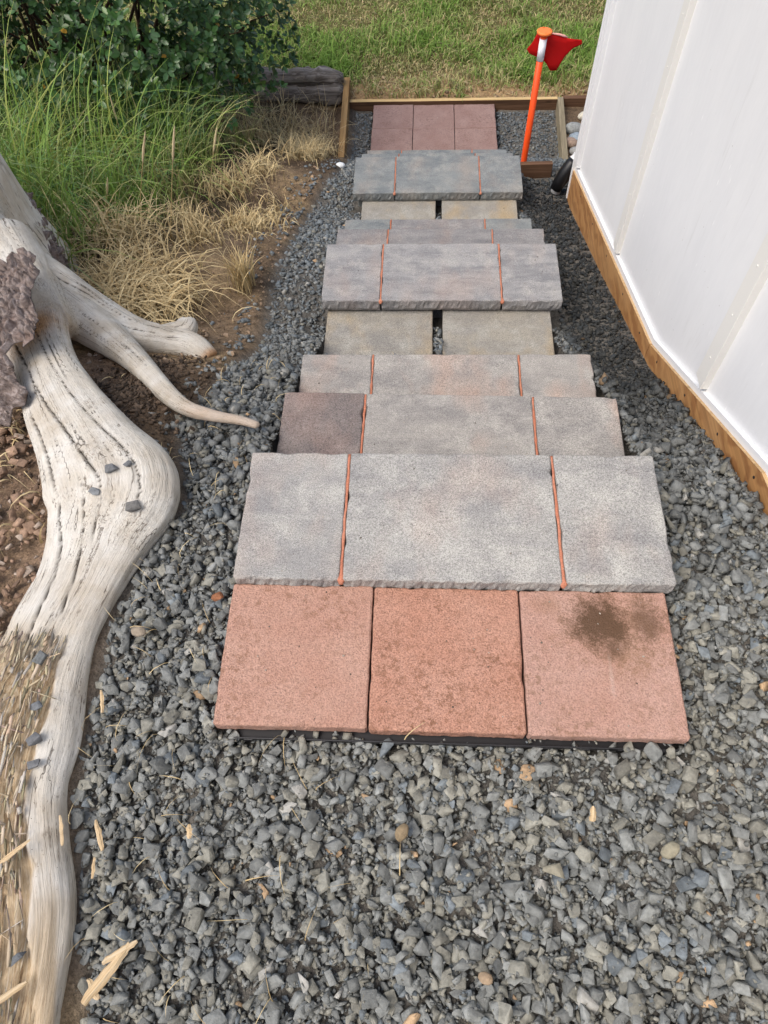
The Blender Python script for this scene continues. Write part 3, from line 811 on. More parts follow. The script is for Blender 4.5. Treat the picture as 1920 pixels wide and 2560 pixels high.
def stone_colors(x, y, n):
    a = rng.random(n); wmix = sstep(1.2, .2, y)
    base = (np.array([.172, .180, .176]) + wmix[:, None] * np.array([.004, .003, -.002])) * .95 * rng.uniform(.66, 1.32, (n, 1))
    warm = np.array([.190, .186, .158]); cool = np.array([.132, .150, .160]); tan = np.array([.36, .25, .15]); pale = np.array([.30, .295, .27])
    wm = sstep(1.4, .2, y)                       # dustier, warmer stones near the top
    far = sstep(1.0, 3.0, y)
    c = base
    m = (rng.random(n) < .10 + .26 * wm)[:, None]; c = np.where(m, warm * rng.uniform(.75, 1.35, (n, 1)), c)
    m = (rng.random(n) < .06 + .50 * far)[:, None]; c = np.where(m, cool * rng.uniform(.6, 1.4, (n, 1)), c)
    m = (a > .9955)[:, None]; c = np.where(m, tan * rng.uniform(.7, 1.2, (n, 1)), c)
    m = ((a > .982) & (a <= .9955))[:, None]; c = np.where(m, pale, c)
    # clean, wet stones between steps and house, with the wall's shade painted in too
    damp_shade = sstep(.40, .52, x) * sstep(.95, 1.7, y) * sstep(4.1, 3.6, y)
    c = c * (1 - .74 * damp_shade)[:, None]
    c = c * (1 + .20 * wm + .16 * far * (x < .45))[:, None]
    return c

# footprint test
def on_slab(x, y, grow=0.0):
    m = np.zeros(np.shape(x), bool)
    for cx, cy, hx, hy, ro, zt_ in FOOT:
        c, s = math.cos(-ro), math.sin(-ro)
        u = (x - cx) * c - (y - cy) * s; v = (x - cx) * s + (y - cy) * c
        m |= (np.abs(u) < hx + grow) & (np.abs(v) < hy + grow)
    return m

# main root outline keeps gravel out (filled in below)
ROOT_R3 = [(-1.395, 1.765, -0.291, 0.139), (-1.155, 1.385, -0.157, 0.092), (-1.005, 1.160, -0.093, 0.104), (-0.882, 0.995, -0.062, 0.128), (-0.795, 0.863, -0.064, 0.164), (-0.798, 0.748, -0.072, 0.124), (-0.812, 0.641, -0.070, 0.100), (-0.834, 0.537, -0.068, 0.099), (-0.852, 0.433, -0.068, 0.113), (-0.856, 0.297, -0.066, 0.133), (-0.843, 0.188, -0.066, 0.118), (-0.814, 0.087, -0.064, 0.121), (-0.776, -0.023, -0.066, 0.124), (-0.752, -0.152, -0.062, 0.117), (-0.730, -0.253, -0.064, 0.109), (-.69, -.60, -.08, .09)]
ROOT_R1 = [(-1.78, 2.03, -.12, .26), (-1.60, 1.92, -.20, .17), (-1.44, 1.82, -0.245, 0.125), (-1.290, 1.765, -0.300, 0.112), (-1.178, 1.746, -0.365, 0.088), (-1.041, 1.701, -0.400, 0.066), (-0.927, 1.700, -0.430, 0.052), (-0.840, 1.680, -0.430, 0.046), (-0.770, 1.632, -0.440, 0.030)]
ROOT_F1 = [(-0.960, 1.715, -0.434, 0.050), (-0.895, 1.755, -0.440, 0.047), (-0.890, 1.815, -0.455, 0.034)]
ROOT_R2 = [(-1.240, 1.713, -0.300, 0.080), (-1.122, 1.655, -0.345, 0.066), (-1.000, 1.545, -0.320, 0.047), (-0.880, 1.400, -0.245, 0.036), (-0.775, 1.268, -0.185, 0.029), (-0.697, 1.192, -0.152, 0.022), (-0.618, 1.155, -0.136, 0.0175), (-0.539, 1.133, -0.127, 0.0145), (-0.485, 1.108, -0.116, 0.0125)]
ROOT_W = [(-1.50, 1.86, -.21, .17), (-1.33, 1.68, -.235, .125), (-1.205, 1.555, -.26, .075)]
ROOT_T = [(-1.85, 2.06, -.75, .44), (-1.85, 2.06, -.50, .40), (-1.85, 2.06, -.30, .365), (-1.85, 2.07, -.05, .35), (-1.85, 2.08, .15, .345), (-1.85, 2.09, .28, .33)]
def on_root(x, y, grow=0.0, chains=None):
    m = np.zeros(np.shape(x), bool)
    for ch in (chains or (ROOT_R3, ROOT_R1, ROOT_R2)):
        for (x0, y0, z0, r0), (x1, y1, z1, r1) in zip(ch[:-1], ch[1:]):
            dx, dy = x1 - x0, y1 - y0; L2 = dx * dx + dy * dy
            t = np.clip(((x - x0) * dx + (y - y0) * dy) / L2, 0, 1)
            d = np.hypot(x - x0 - t * dx, y - y0 - t * dy)
            m |= d < r0 + (r1 - r0) * t + grow
    return m

def gravel():
    cell = .004; X0, Y0, X1, Y1 = -1.0, -.75, 1.0, 5.40
    nx, ny = int((X1 - X0) / cell), int((Y1 - Y0) / cell)
    gx = X0 + (np.arange(nx) + .5) * cell; gy = Y0 + (np.arange(ny) + .5) * cell
    GX, GY = np.meshgrid(gx, gy)
    H = land(GX, GY) - .034
    for cx, cy, hx, hy, ro, zt_ in FOOT:
        m = (np.abs(GX - cx) < hx) & (np.abs(GY - cy) < hy); H[m] = np.maximum(H[m], np.minimum(zt_ - .005, H[m] + .05))
    pos = []; scl = []; tl = []
    def drop(n, lo, hi_, sink, ymin, ymax, edge=.02):
        y = rng.uniform(ymin, ymax, n); x = rng.uniform(-.95, .92, n)
        L = lo * (hi_ / lo) ** (rng.random(n) ** 1.25)
        ok = in_gravel(np.minimum(x - rng.normal(0, edge, n), .6) + np.maximum(x - .6, 0) * (x > .6), y) & (x < gright(y) - L * .30) & ~on_slab(x, y, L * .36) & ~on_root(x, y, .0, (ROOT_R3,)) & ~((x < -.58) & (y > 4.4) & (x < -.60)) & ~((np.hypot(x - .503, y - 3.885) < .028))
        # strip between timbers
        ok &= ~((np.abs(y - 3.857) < .022) & (x > .48) & (x < .68))
        x, y, L = x[ok], y[ok], L[ok]; m = len(x)
        a = L / 2; b = a * rng.uniform(.45, .92, m); c = a * rng.uniform(.28, .66, m)
        yaw = rng.uniform(0, 2 * math.pi, m); tx = rng.normal(0, .38, m); ty = rng.normal(0, .38, m)
        for i in range(m):
            rr = (a[i] + b[i]) * .42
            i0 = int((x[i] - rr - X0) / cell); i1 = int((x[i] + rr - X0) / cell) + 1
            j0 = int((y[i] - rr - Y0) / cell); j1 = int((y[i] + rr - Y0) / cell) + 1
            if i0 < 0 or j0 < 0 or i1 >= nx or j1 >= ny: continue
            sub = H[j0:j1, i0:i1]
            h = sub.mean(); z = h * .55 + sub.max() * .45 + c[i] * sink
            if z - land0(x[i], y[i]) > .016: z = h + c[i] * .1
            dx = (gx[i0:i1] - x[i]) / rr; dy = (gy[j0:j1] - y[i]) / rr
            d2 = dx[None] ** 2 + dy[:, None] ** 2
            np.maximum(sub, np.where(d2 < 1, z + c[i] * np.sqrt(np.maximum(0, 1 - d2)) * .85, -9), out=sub)
            pos.append((x[i], y[i], z)); scl.append((a[i], b[i], c[i])); tl.append((yaw[i], tx[i], ty[i]))
    def land0(x, y): return LZ[min(ny - 1, max(0, int((y - Y0) / cell))), min(nx - 1, max(0, int((x - X0) / cell)))]
    LZ = land(GX, GY)
    drop(26000, .012, .024, .2, -.70, 5.33)
    drop(12000, .010, .022, .2, -.70, 1.5)
    drop(30000, .009, .030, .35, -.70, 5.33)
    drop(14000, .009, .034, .38, -.70, 1.6)
    drop(24000, .005, .014, .40, -.70, 2.0)
    drop(6500, .018, .040, .42, -.70, 1.6, .012)
    drop(16000, .004, .011, .45, -.70, 1.3)
    pos = np.array(pos); scl = np.array(scl); tl = np.array(tl)
    # a thin scatter of strays beyond the edge
    n = 420; ys = rng.uniform(-.1, 4.3, n); xs = gleft(ys) - np.abs(rng.normal(0, .07, n))
    ok = ~on_root(xs, ys, .0); xs, ys = xs[ok], ys[ok]; n = len(xs)
    L = rng.uniform(.008, .026, n)
    pos = np.concatenate([pos, np.stack([xs, ys, land(xs, ys) + L * .15], 1)]); scl = np.concatenate([scl, np.stack([L / 2, L * .4, L * .26], 1)])
    tl = np.concatenate([tl, np.stack([rng.uniform(0, 6.28, n), rng.normal(0, .3, n), rng.normal(0, .3, n)], 1)])
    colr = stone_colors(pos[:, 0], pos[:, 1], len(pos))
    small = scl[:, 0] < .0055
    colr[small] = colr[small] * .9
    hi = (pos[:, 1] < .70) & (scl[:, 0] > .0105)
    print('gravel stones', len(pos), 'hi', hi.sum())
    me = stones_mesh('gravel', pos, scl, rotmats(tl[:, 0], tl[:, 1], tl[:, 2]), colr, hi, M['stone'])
    print('gravel tris', len(me.polygons))
    tag(put('gravel', me), 'crushed blue-grey gravel filling the path around the steps', 'gravel', kind='stuff')
gravel()

# ------------------------------------------------------------------ dead tree stump with its roots
def catmull(P, k):
    P = np.asarray(P, float); Q = np.vstack([2 * P[0] - P[1], P, 2 * P[-1] - P[-2]]); out = []; tt = []
    for i in range(1, len(Q) - 2):
        for j in range(k):
            t = j / k
            out.append(.5 * (2 * Q[i] + (Q[i + 1] - Q[i - 1]) * t + (2 * Q[i - 1] - 5 * Q[i] + 4 * Q[i + 1] - Q[i + 2]) * t * t + (3 * Q[i] - Q[i - 1] - 3 * Q[i + 1] + Q[i + 2]) * t ** 3)); tt.append(i - 1 + t)
    out.append(P[-1]); tt.append(len(P) - 1)
    return np.array(out), np.array(tt)

def stump():
    chains = [('R3', ROOT_R3, .44), ('R1', ROOT_R1, .85), ('F1', ROOT_F1, .8), ('R2', ROOT_R2, .9), ('T', ROOT_T, 1.0), ('W', ROOT_W, .8)]
    VV = []; FF = []; off = 0
    S = []                                           # samples: pos, T, N, B, r, t, chain
    for ci, (nm, ch, flat) in enumerate(chains):
        P, tt = catmull(ch, 8)
        p = P[:, :3]; r = np.maximum(P[:, 3], .006)
        T = np.gradient(p, axis=0); T /= np.linalg.norm(T, axis=1)[:, None]
        seg = 28
        for i in range(len(p)):
            ref = np.array([0, 0, 1.0]) if abs(T[i, 2]) < .9 else np.array([0, 1.0, 0])
            N = ref - T[i] * (ref @ T[i]); N /= np.linalg.norm(N); B = np.cross(N, T[i])
            a = np.arange(seg) / seg * 2 * math.pi
            rr = r[i] * (1 + .07 * vnoise(np.cos(a) * 1.6 + ci * 7, np.sin(a) * 1.6, tt[i] * .5, 41))
            ca = np.sign(np.cos(a)) * np.abs(np.cos(a)) ** (.60 if ci == 0 else .8)      # roots are flat-topped
            VV.append(p[i] + (ca * rr * flat)[:, None] * N + (np.sin(a) * rr)[:, None] * B)
            S.append(np.concatenate([p[i], T[i], N, B, [r[i], tt[i], ci, flat]]))
        n = len(p)
        for i in range(n - 1):
            for j in range(seg):
                k = (j + 1) % seg
                FF.append([off + i * seg + j, off + (i + 1) * seg + j, off + (i + 1) * seg + k, off + i * seg + k])
        FF.append([off + j for j in range(seg)]); FF.append([off + (n - 1) * seg + j for j in range(seg)][::-1])
        off += n * seg
    me = np_mesh('raw', np.concatenate(VV), FF)
    o = bpy.data.objects.new('raw', me); COL.objects.link(o)
    md = o.modifiers.new('r', 'REMESH'); md.mode = 'VOXEL'; md.voxel_size = .0051; md.adaptivity = 0
    dg = bpy.context.evaluated_depsgraph_get()
    out = bpy.data.meshes.new_from_object(o.evaluated_get(dg))
    bpy.data.objects.remove(o); bpy.data.meshes.remove(me)
    nv = len(out.vertices); co = np.empty(nv * 3, np.float32); out.vertices.foreach_get('co', co); co = co.reshape(-1, 3).astype(float)
    ed = np.empty(len(out.edges) * 2, np.int32); out.edges.foreach_get('vertices', ed); ed = ed.reshape(-1, 2)
    nl = len(out.loops); lv = np.empty(nl, np.int32); out.loops.foreach_get('vertex_index', lv)
    ls = np.empty(len(out.polygons), np.int32); out.polygons.foreach_get('loop_start', ls)
    lt = np.empty(len(out.polygons), np.int32); out.polygons.foreach_get('loop_total', lt)
    deg = np.bincount(ed.ravel(), minlength=nv).astype(float)
    def smooth(c, it):
        for _ in range(it):
            a = np.stack([np.bincount(ed[:, 0], c[ed[:, 1], k], nv) + np.bincount(ed[:, 1], c[ed[:, 0], k], nv) for k in range(3)], 1)
            c = c * .4 + .6 * a / deg[:, None]
        return c
    S = np.array(S)
    coA = smooth(co, 10); coB = smooth(coA, 60); co = coA
    best = np.zeros(nv, int)
    for a in range(0, nv, 20000):
        d = np.linalg.norm(co[a:a + 20000, None, :] - S[None, :, :3], axis=2) / (S[None, :, 12] + .02)
        best[a:a + 20000] = d.argmin(1)
    s = S[best]; wl = sstep(.05, .10, s[:, 12])[:, None]; co = coA + (coB - coA) * wl; q = co - s[:, :3]
    al = (q * s[:, 3:6]).sum(1); u = (q * s[:, 9:12]).sum(1) / s[:, 12]; v = (q * s[:, 6:9]).sum(1) / (s[:, 12] * s[:, 15])
    ci = s[:, 14].astype(int)
    seglen = .13
    t = s[:, 13] + al / seglen
    t = np.where(ci == 4, s[:, 13] + al / .25, t)
    # normals
    fv = lv.reshape(-1, 4) if (lt == 4).all() else None
    out2 = out; nrm = np.empty(nv * 3, np.float32)
    out.vertices.foreach_set('co', co.astype(np.float32).ravel()); out.update(); out.vertex_normals.foreach_get('vector', nrm); nrm = nrm.reshape(-1, 3).astype(float)
    disp = np.zeros(nv); crack = np.zeros(nv); rot = np.zeros(nv); fresh = np.zeros(nv)
    rl = s[:, 12]
    # broad fluting along the grain
    disp += .010 * np.clip(rl / .12, .15, 1) * fbm(u * 1.7 + ci * 5, v * 1.7, t * .45, 61, 3)
    disp += .0018 * np.clip(rl / .08, .2, 1) * fbm(u * 14 + ci * 5, v * 14, t * 1.0, 63, 2)
    def add_crack(c, ts, us, wd, dep, seed, side=1):
        nonlocal disp, crack
        ts = np.array(ts, float)
        uc = np.interp(t, ts, us) + .022 * fbm(t * .9, seed, 0, seed, 2) + .006 * vnoise(t * 7, seed, 0, seed + 1)
        fade = sstep(ts[0], ts[0] + .5, t) * sstep(ts[-1], ts[-1] - .6, t) * (ci == c) * (v > -.25)
        fade = fade * np.clip(.75 + .5 * vnoise(t * 2.2, seed, 3, seed), .25, 1.1)
        d = np.abs(u - uc) * rl
        k = np.exp(-(d / (.62 * wd * np.clip(fade, .35, 1))) ** 2) * (fade > .05) * np.clip(fade * 1.5, 0, 1)
        disp -= .7 * dep * k; crack = np.maximum(crack, np.clip(k * 1.25, 0, 1))
    add_crack(0, (.6, 2, 3, 4, 5.4), (-.62, -.36, -.16, .0, .12), .0042, .011, 71)
    add_crack(0, (1.9, 3, 4, 5, 6.4, 8.2), (-.78, -.66, -.62, -.56, -.40, -.20), .0036, .010, 72)
    add_crack(0, (.3, 1.5, 3, 4.2, 5.0), (.10, .22, .38, .52, .60), .0030, .007, 73)
    add_crack(0, (3.6, 4.4, 5.4, 6.5, 7.2), (-.30, -.22, -.06, .10, .22), .0032, .009, 74)
    add_crack(1, (1.0, 3, 5, 6.5), (-.45, -.40, -.28, -.2), .0028, .006, 81)
    add_crack(1, (1.6, 3, 5, 6), (.12, .16, .24, .3), .0028, .006, 82)
    add_crack(3, (.3, 1.5, 3.5), (-.1, .0, .15), .0024, .004, 84)
    for kk, uu in enumerate((-.1, .3, .72)):
        add_crack(4, (1.0, 3, 5), (uu, uu - .05, uu), .003, .006, 90 + kk)
    # rotted flank of the long root
    edge = .56 + .14 * fbm(t * 1.5, 5, 0, 55, 3) + sstep(12.0, 13.5, t) * .25
    rz = (ci == 0) * sstep(6.9, 8.2, t) * sstep(edge + .03, edge - .05, u)
    frag = (ci == 0) * sstep(11.2, 12.6, t) * sstep(-.18, .12, fbm(u * 4, t * .5, v, 59, 3)) * .85
    rot = np.clip(np.maximum(rz, frag), 0, 1)
    disp += rz * (-.014 + .020 * fbm(u * 8, v * 8, t * .8, 57, 4))
    # broken orange wood under the bark, worm-eaten root tips
    fresh = np.clip(np.exp(-(((co[:, 0] + 1.20) / .06) ** 2 + ((co[:, 1] - 1.47) / .10) ** 2)) * 1.1, 0, .9)
    fresh = np.maximum(fresh, np.clip((ci == 1) * sstep(7.55, 8.0, t) * .8, 0, 1))
    fresh = np.maximum(fresh, .8 * (ci == 3) * sstep(8.0, 8.06, t))
    fresh = np.maximum(fresh, .35 * (ci == 3) * sstep(4.6, 5.6, t))
    co = co + nrm * disp[:, None]
    grain = np.stack([u + ci * 3.1, v + ci * 1.7, t * .5], 1)
    out.vertices.foreach_set('co', co.astype(np.float32).ravel())
    for an, arr in (('crack', crack), ('rot', rot), ('fresh', fresh)):
        at = out.attributes.new(an, 'FLOAT', 'POINT'); at.data.foreach_set('value', arr.astype(np.float32))
    at = out.attributes.new('grain', 'FLOAT_VECTOR', 'POINT'); at.data.foreach_set('vector', grain.astype(np.float32).ravel())
    out.polygons.foreach_set('use_smooth', np.ones(len(out.polygons), bool))
    out.materials.clear(); out.materials.append(M['stump']); out.update(); out.name = 'wood'
    print('stump faces', len(out.polygons))
    root = empty('tree_stump', (0, 0, 0), 'bleached dead tree base with long cracked roots along the gravel', 'tree stump')
    put('wood', out, root)
    # plates of bark left on the wood
    def bark_plate(p0, p1, nrm, wid, th, seed):
        p0 = np.array(p0); p1 = np.array(p1); L = np.linalg.norm(p1 - p0); T = (p1 - p0) / L
        N = np.array(nrm, float); N -= T * (N @ T); N /= np.linalg.norm(N); B = np.cross(N, T)
        nu, nvv = int(L / .0040), int(wid / .0040)
        a = np.linspace(0, 1, nu); b = np.linspace(-.5, .5, nvv)
        A, Bb = np.meshgrid(a, b, indexing='ij'); x = A.ravel() * L; y = Bb.ravel() * wid
        ew = wid * (.42 + .14 * fbm(x * 18, seed, 0, seed, 3)) * np.clip(np.minimum(x + .03, L - x + .03) / .05, .5, 1)
        y2 = np.sign(y) * np.minimum(np.abs(y), ew)
        x2 = x + .02 * vnoise(y * 30, seed, 0, seed + 2)
        rb = np.random.default_rng(seed); kp = int(L * wid * 1500) + 8
        cx_ = rb.uniform(0, L, kp); cy_ = rb.uniform(-wid / 2, wid / 2, kp); ch_ = rb.uniform(-.22, .30, kp)
        wx = x + .012 * fbm(x * 60, y2 * 60, 0, seed + 8, 2); wy = y2 + .008 * fbm(x * 60, y2 * 60, 5, seed + 9, 2)
        dd = np.hypot((wx[:, None] - cx_) * .55, wy[:, None] - cy_); o2 = np.sort(dd, 1); gp = o2[:, 1] - o2[:, 0]
        hgt = th * (.70 + ch_[dd.argmin(1)]) +   .12 * th * fbm(x * 120, y2 * 120, 0, seed + 6, 3) - th * .95 * sstep(.0085, .0015, gp)
        edge = (np.abs(y) >= ew - 1e-4) | (A.ravel() <= 0) | (A.ravel() >= 1)
        hgt = np.where(edge, -.004, hgt)
        V = p0 + x2[:, None] * T + y2[:, None] * B + hgt[:, None] * N
        i = (np.arange(nu - 1)[:, None] * nvv + np.arange(nvv - 1)[None]).ravel()
        F = np.stack([i, i + nvv, i + nvv + 1, i + 1], 1)
        Vb = p0 + x2[:, None] * T + y2[:, None] * B - .006 * N
        V = np.concatenate([V, Vb]); F = np.concatenate([F, (F + nu * nvv)[:, ::-1]])
        put('bark_plate', np_mesh('bark_plate', V, F, True, None, M['bark']), root)
    bark_plate((-1.315, 1.70, -.085), (-1.175, 1.285, -.030), (-.1, -.15, 1), .20, .022, 3)
    bark_plate((-1.24, 1.29, -.045), (-1.10, 1.10, -.06), (-.4, -.2, 1), .12, .022, 14)
    bark_plate((-1.56, 2.32, -.30), (-1.385, 2.06, -.60), (.9, .25, .5), .085, .022, 21)
    # splinters of the rotted flank
    n = 1200
    t_ = rng.uniform(7.4, 14.6, n); P, tt = catmull(ROOT_R3, 8)
    c = np.stack([np.interp(t_, tt, P[:, k]) for k in range(4)], 1)
    uu = rng.uniform(-.95, .54, n); keep = uu < .50; c, uu, t_ = c[keep], uu[keep], t_[keep]; n = len(c)
    px_ = c[:, 0] + uu * c[:, 3]; py_ = c[:, 1] + rng.uniform(-.02, .02, n)
    pz_ = c[:, 2] + .44 * c[:, 3] * np.maximum(0, 1 - uu * uu) ** .3 - .001 + rng.uniform(-.005, .008, n)
    L = rng.uniform(.012, .075, n) * rng.uniform(.4, 1, n); wd = rng.uniform(.0010, .0042, n) * rng.uniform(.4, 1, n)
    base_dir = np.arctan2(np.interp(t_ + .5, tt, P[:, 1]) - np.interp(t_ - .5, tt, P[:, 1]), np.interp(t_ + .5, tt, P[:, 0]) - np.interp(t_ - .5, tt, P[:, 0]))
    ang = base_dir + rng.normal(0, .13, n) + (rng.random(n) < .07) * rng.uniform(-1.5, 1.5, n)
    sc = np.stack([L / 2, wd, np.minimum(wd * .6, .0016)], 1)
    cc = np.array([.58, .48, .34]) * rng.uniform(.5, 1.15, (n, 1)) * np.array([1, 1, 1]) ; cc = cc + rng.uniform(-.03, .03, (n, 3)); cc = np.clip(cc, .04, .8)
    gm = rng.random(n) < .12; cc[gm] = np.array([.52, .48, .42]) * rng.uniform(.7, 1.15, (gm.sum(), 1))
    sp = stones_mesh('splinters', np.stack([px_, py_, pz_], 1), sc, rotmats(ang, rng.normal(0, .1, n), rng.normal(0, .16, n)), cc, np.zeros(n, bool), M['straw'])
    tag(put('splinters', sp, root), 'crumbling brown splinters along the rotted side of the root', kind='stuff')
stump()

# ------------------------------------------------------------------ bark mulch and soil crumbs left of the long root
def mulch():
    n = 8200
    x = rng.uniform(-1.7, -.80, n); y = rng.uniform(-.5, 1.6, n)
    ok = ~on_root(x, y, -.012) ; x, y = x[ok], y[ok]
    ok = (x < np.interp(y, [.2, .5, .8, 1.0, 1.2, 1.6], [-.88, -.88, -.90, -.93, -1.0, -1.1])); x, y = x[ok], y[ok]; n = len(x)
    L = .005 * (7) ** (rng.random(n) ** 1.6)
    pos = np.stack([x, y, land(x, y) + .004 + L * .2 + rng.uniform(0, .006, n)], 1)
    scl = np.stack([L / 2, L / 2 * rng.uniform(.4, .9, n), L / 2 * rng.uniform(.25, .6, n)], 1)
    c = np.array([.25, .165, .112]) * rng.uniform(.4, 1.5, (n, 1))
    m = rng.random(n) < .22; c[m] = np.array([.30, .24, .19]) * rng.uniform(.6, 1.4, (m.sum(), 1))
    # the dark crumbs in the pocket between the roots
    k = 3000; px = rng.normal(-.90, .085, k); py = rng.normal(1.27, .17, k); ok = ~on_root(px, py, -.008); px, py = px[ok], py[ok]; k = len(px)
    L2 = .004 * 5 ** (rng.random(k) ** 1.8)
    pos = np.concatenate([pos, np.stack([px, py, land(px, py) + .030 * np.exp(-(((px + .90) / .10) ** 2 + ((py - 1.24) / .20) ** 2)) + .004 + L2 * .2], 1)]); scl = np.concatenate([scl, np.stack([L2 / 2, L2 * .35, L2 * .22], 1)])
    cc = np.array([.065, .046, .032]) * rng.uniform(.5, 2.2, (k, 1)); c = np.concatenate([c, cc])
    k = 3000; px = rng.uniform(-1.25, -.70, k); py = rng.uniform(1.45, 4.3, k); ok = ~on_root(px, py, -.004); px, py = px[ok], py[ok]; k = len(px)
    L2 = .004 * 5 ** (rng.random(k) ** 2)
    pos = np.concatenate([pos, np.stack([px, py, land(px, py) + L2 * .2], 1)]); scl = np.concatenate([scl, np.stack([L2 / 2, L2 * .35, L2 * .22], 1)])
    cc = np.array([.235, .17, .115]) * rng.uniform(.4, 1.6, (k, 1)); c = np.concatenate([c, cc])
    # pebbles of the bare strip by the lawn
    k = 700; px = rng.uniform(-.62, 1.6, k); py = rng.uniform(5.40, 5.75, k)
    L2 = .006 * 6 ** (rng.random(k) ** 2.2)
    pos = np.concatenate([pos, np.stack([px, py, land(px, py) + L2 * .2], 1)]); scl = np.concatenate([scl, np.stack([L2 / 2, L2 * .4, L2 * .26], 1)])
    cc = np.array([.36, .26, .16]) * rng.uniform(.5, 1.4, (k, 1)); c = np.concatenate([c, cc])
    n = len(pos)
    me = stones_mesh('mulch', pos, scl, rotmats(rng.uniform(0, 6.28, n), rng.normal(0, .4, n), rng.normal(0, .4, n)), c, scl[:, 0] > .008, M['stone'])
    tag(put('mulch', me), 'brown bark crumbs, soil lumps and small pebbles on bare ground', 'mulch', kind='stuff')
mulch()

# ------------------------------------------------------------------ grass
def blades_mesh(name, base, h, az, bend, wid, c0, c1, mat, segs=4, kink=0.0):
    n = len(base); t = np.linspace(0, 1, segs + 1)
    d = np.stack([np.cos(az), np.sin(az)], 1); wdir = np.stack([-np.sin(az), np.cos(az)], 1)
    tw = rng.normal(0, .7, n); wd3 = np.stack([wdir[:, 0] * np.cos(tw) + d[:, 0] * np.sin(tw), wdir[:, 1] * np.cos(tw) + d[:, 1] * np.sin(tw), np.zeros(n)], 1)
    V = np.zeros((n, segs + 1, 2, 3)); C = np.zeros((n, segs + 1, 2, 3))
    side = rng.normal(0, .10, n)
    for k, tk in enumerate(t):
        th = bend * tk ** 1.3
        up = h * (tk * np.cos(th * .75)); fo = h * tk * np.sin(th * .75)
        p = base.copy(); p[:, 2] += np.maximum(up, -.02 + 0 * up)
        p[:, :2] += d * fo[:, None] + wdir * (side * h * tk * tk)[:, None]
        ww = wid * (1 - tk ** 2 * .92) * .5
        V[:, k, 0] = p - wd3 * ww[:, None]; V[:, k, 1] = p + wd3 * ww[:, None]
        C[:, k] = (c0 + (c1 - c0) * tk)[:, None, :]
    m = (segs + 1) * 2
    i = np.arange(segs) * 2
    f = np.stack([i, i + 1, i + 3, i + 2], 1)
    F = (f[None] + (np.arange(n) * m)[:, None, None]).reshape(-1, 4)
    return np_mesh(name, V.reshape(-1, 3), F, True, {'Col': ('FLOAT_COLOR', col4(C.reshape(-1, 3)))}, mat)

def pts_land(x, y, dz=0.0): return np.stack([x, y, land(x, y) + dz], 1)
GREEN = np.array([.140, .235, .042]); YEL = np.array([.23, .24, .060]); STRAW = np.array([.74, .61, .35]); DSTRAW = np.array([.47, .34, .165]); BLUEG = np.array([.10, .21, .085])
def mixc(a, b, f): return a[None] + (b - a)[None] * f[:, None]

def lawn():
    n = 80000
    y = 5.45 + rng.random(n) ** 1.35 * 3.0; x = rng.uniform(-3.4, 3.0, n)
    ok = ~((x < -.68) & (y < 5.56))
    nn = fbm(x * 2.4, y * 2.4, 0, 131, 3); n2 = fbm(x * 7, y * 7, 0, 133, 2)
    dens = sstep(5.46, 5.92, y + .16 * nn + .06 * n2)
    ok &= rng.random(n) < .10 + .90 * dens
    x, y, nn, n2 = x[ok], y[ok], nn[ok], n2[ok]; n = len(x)
    tall = np.clip(.5 + 1.1 * nn + .5 * n2, 0, 1.2)
    h = (.032 + .085 * tall) * rng.uniform(.6, 1.35, n)
    dry = np.clip(.06 - 1.1 * nn + .45 * rng.normal(0, 1, n) + .7 * sstep(5.9, 5.5, y), 0, 1)
    c0 = mixc(GREEN * 1.1, DSTRAW * .9, dry) * rng.uniform(.7, 1.1, (n, 1)); c1 = mixc(GREEN * 1.75, STRAW, dry) * rng.uniform(.75, 1.25, (n, 1))
    me = blades_mesh('lawn_grass', pts_land(x, y, -.003), h, rng.uniform(0, 6.28, n), rng.uniform(.3, 2.0, n), rng.uniform(.0050, .0110, n), c0, c1, M['grass'], 2)
    tag(put('lawn_grass', me), 'patchy green and dry lawn grass beyond the foot of the steps', 'grass', kind='stuff')
lawn()

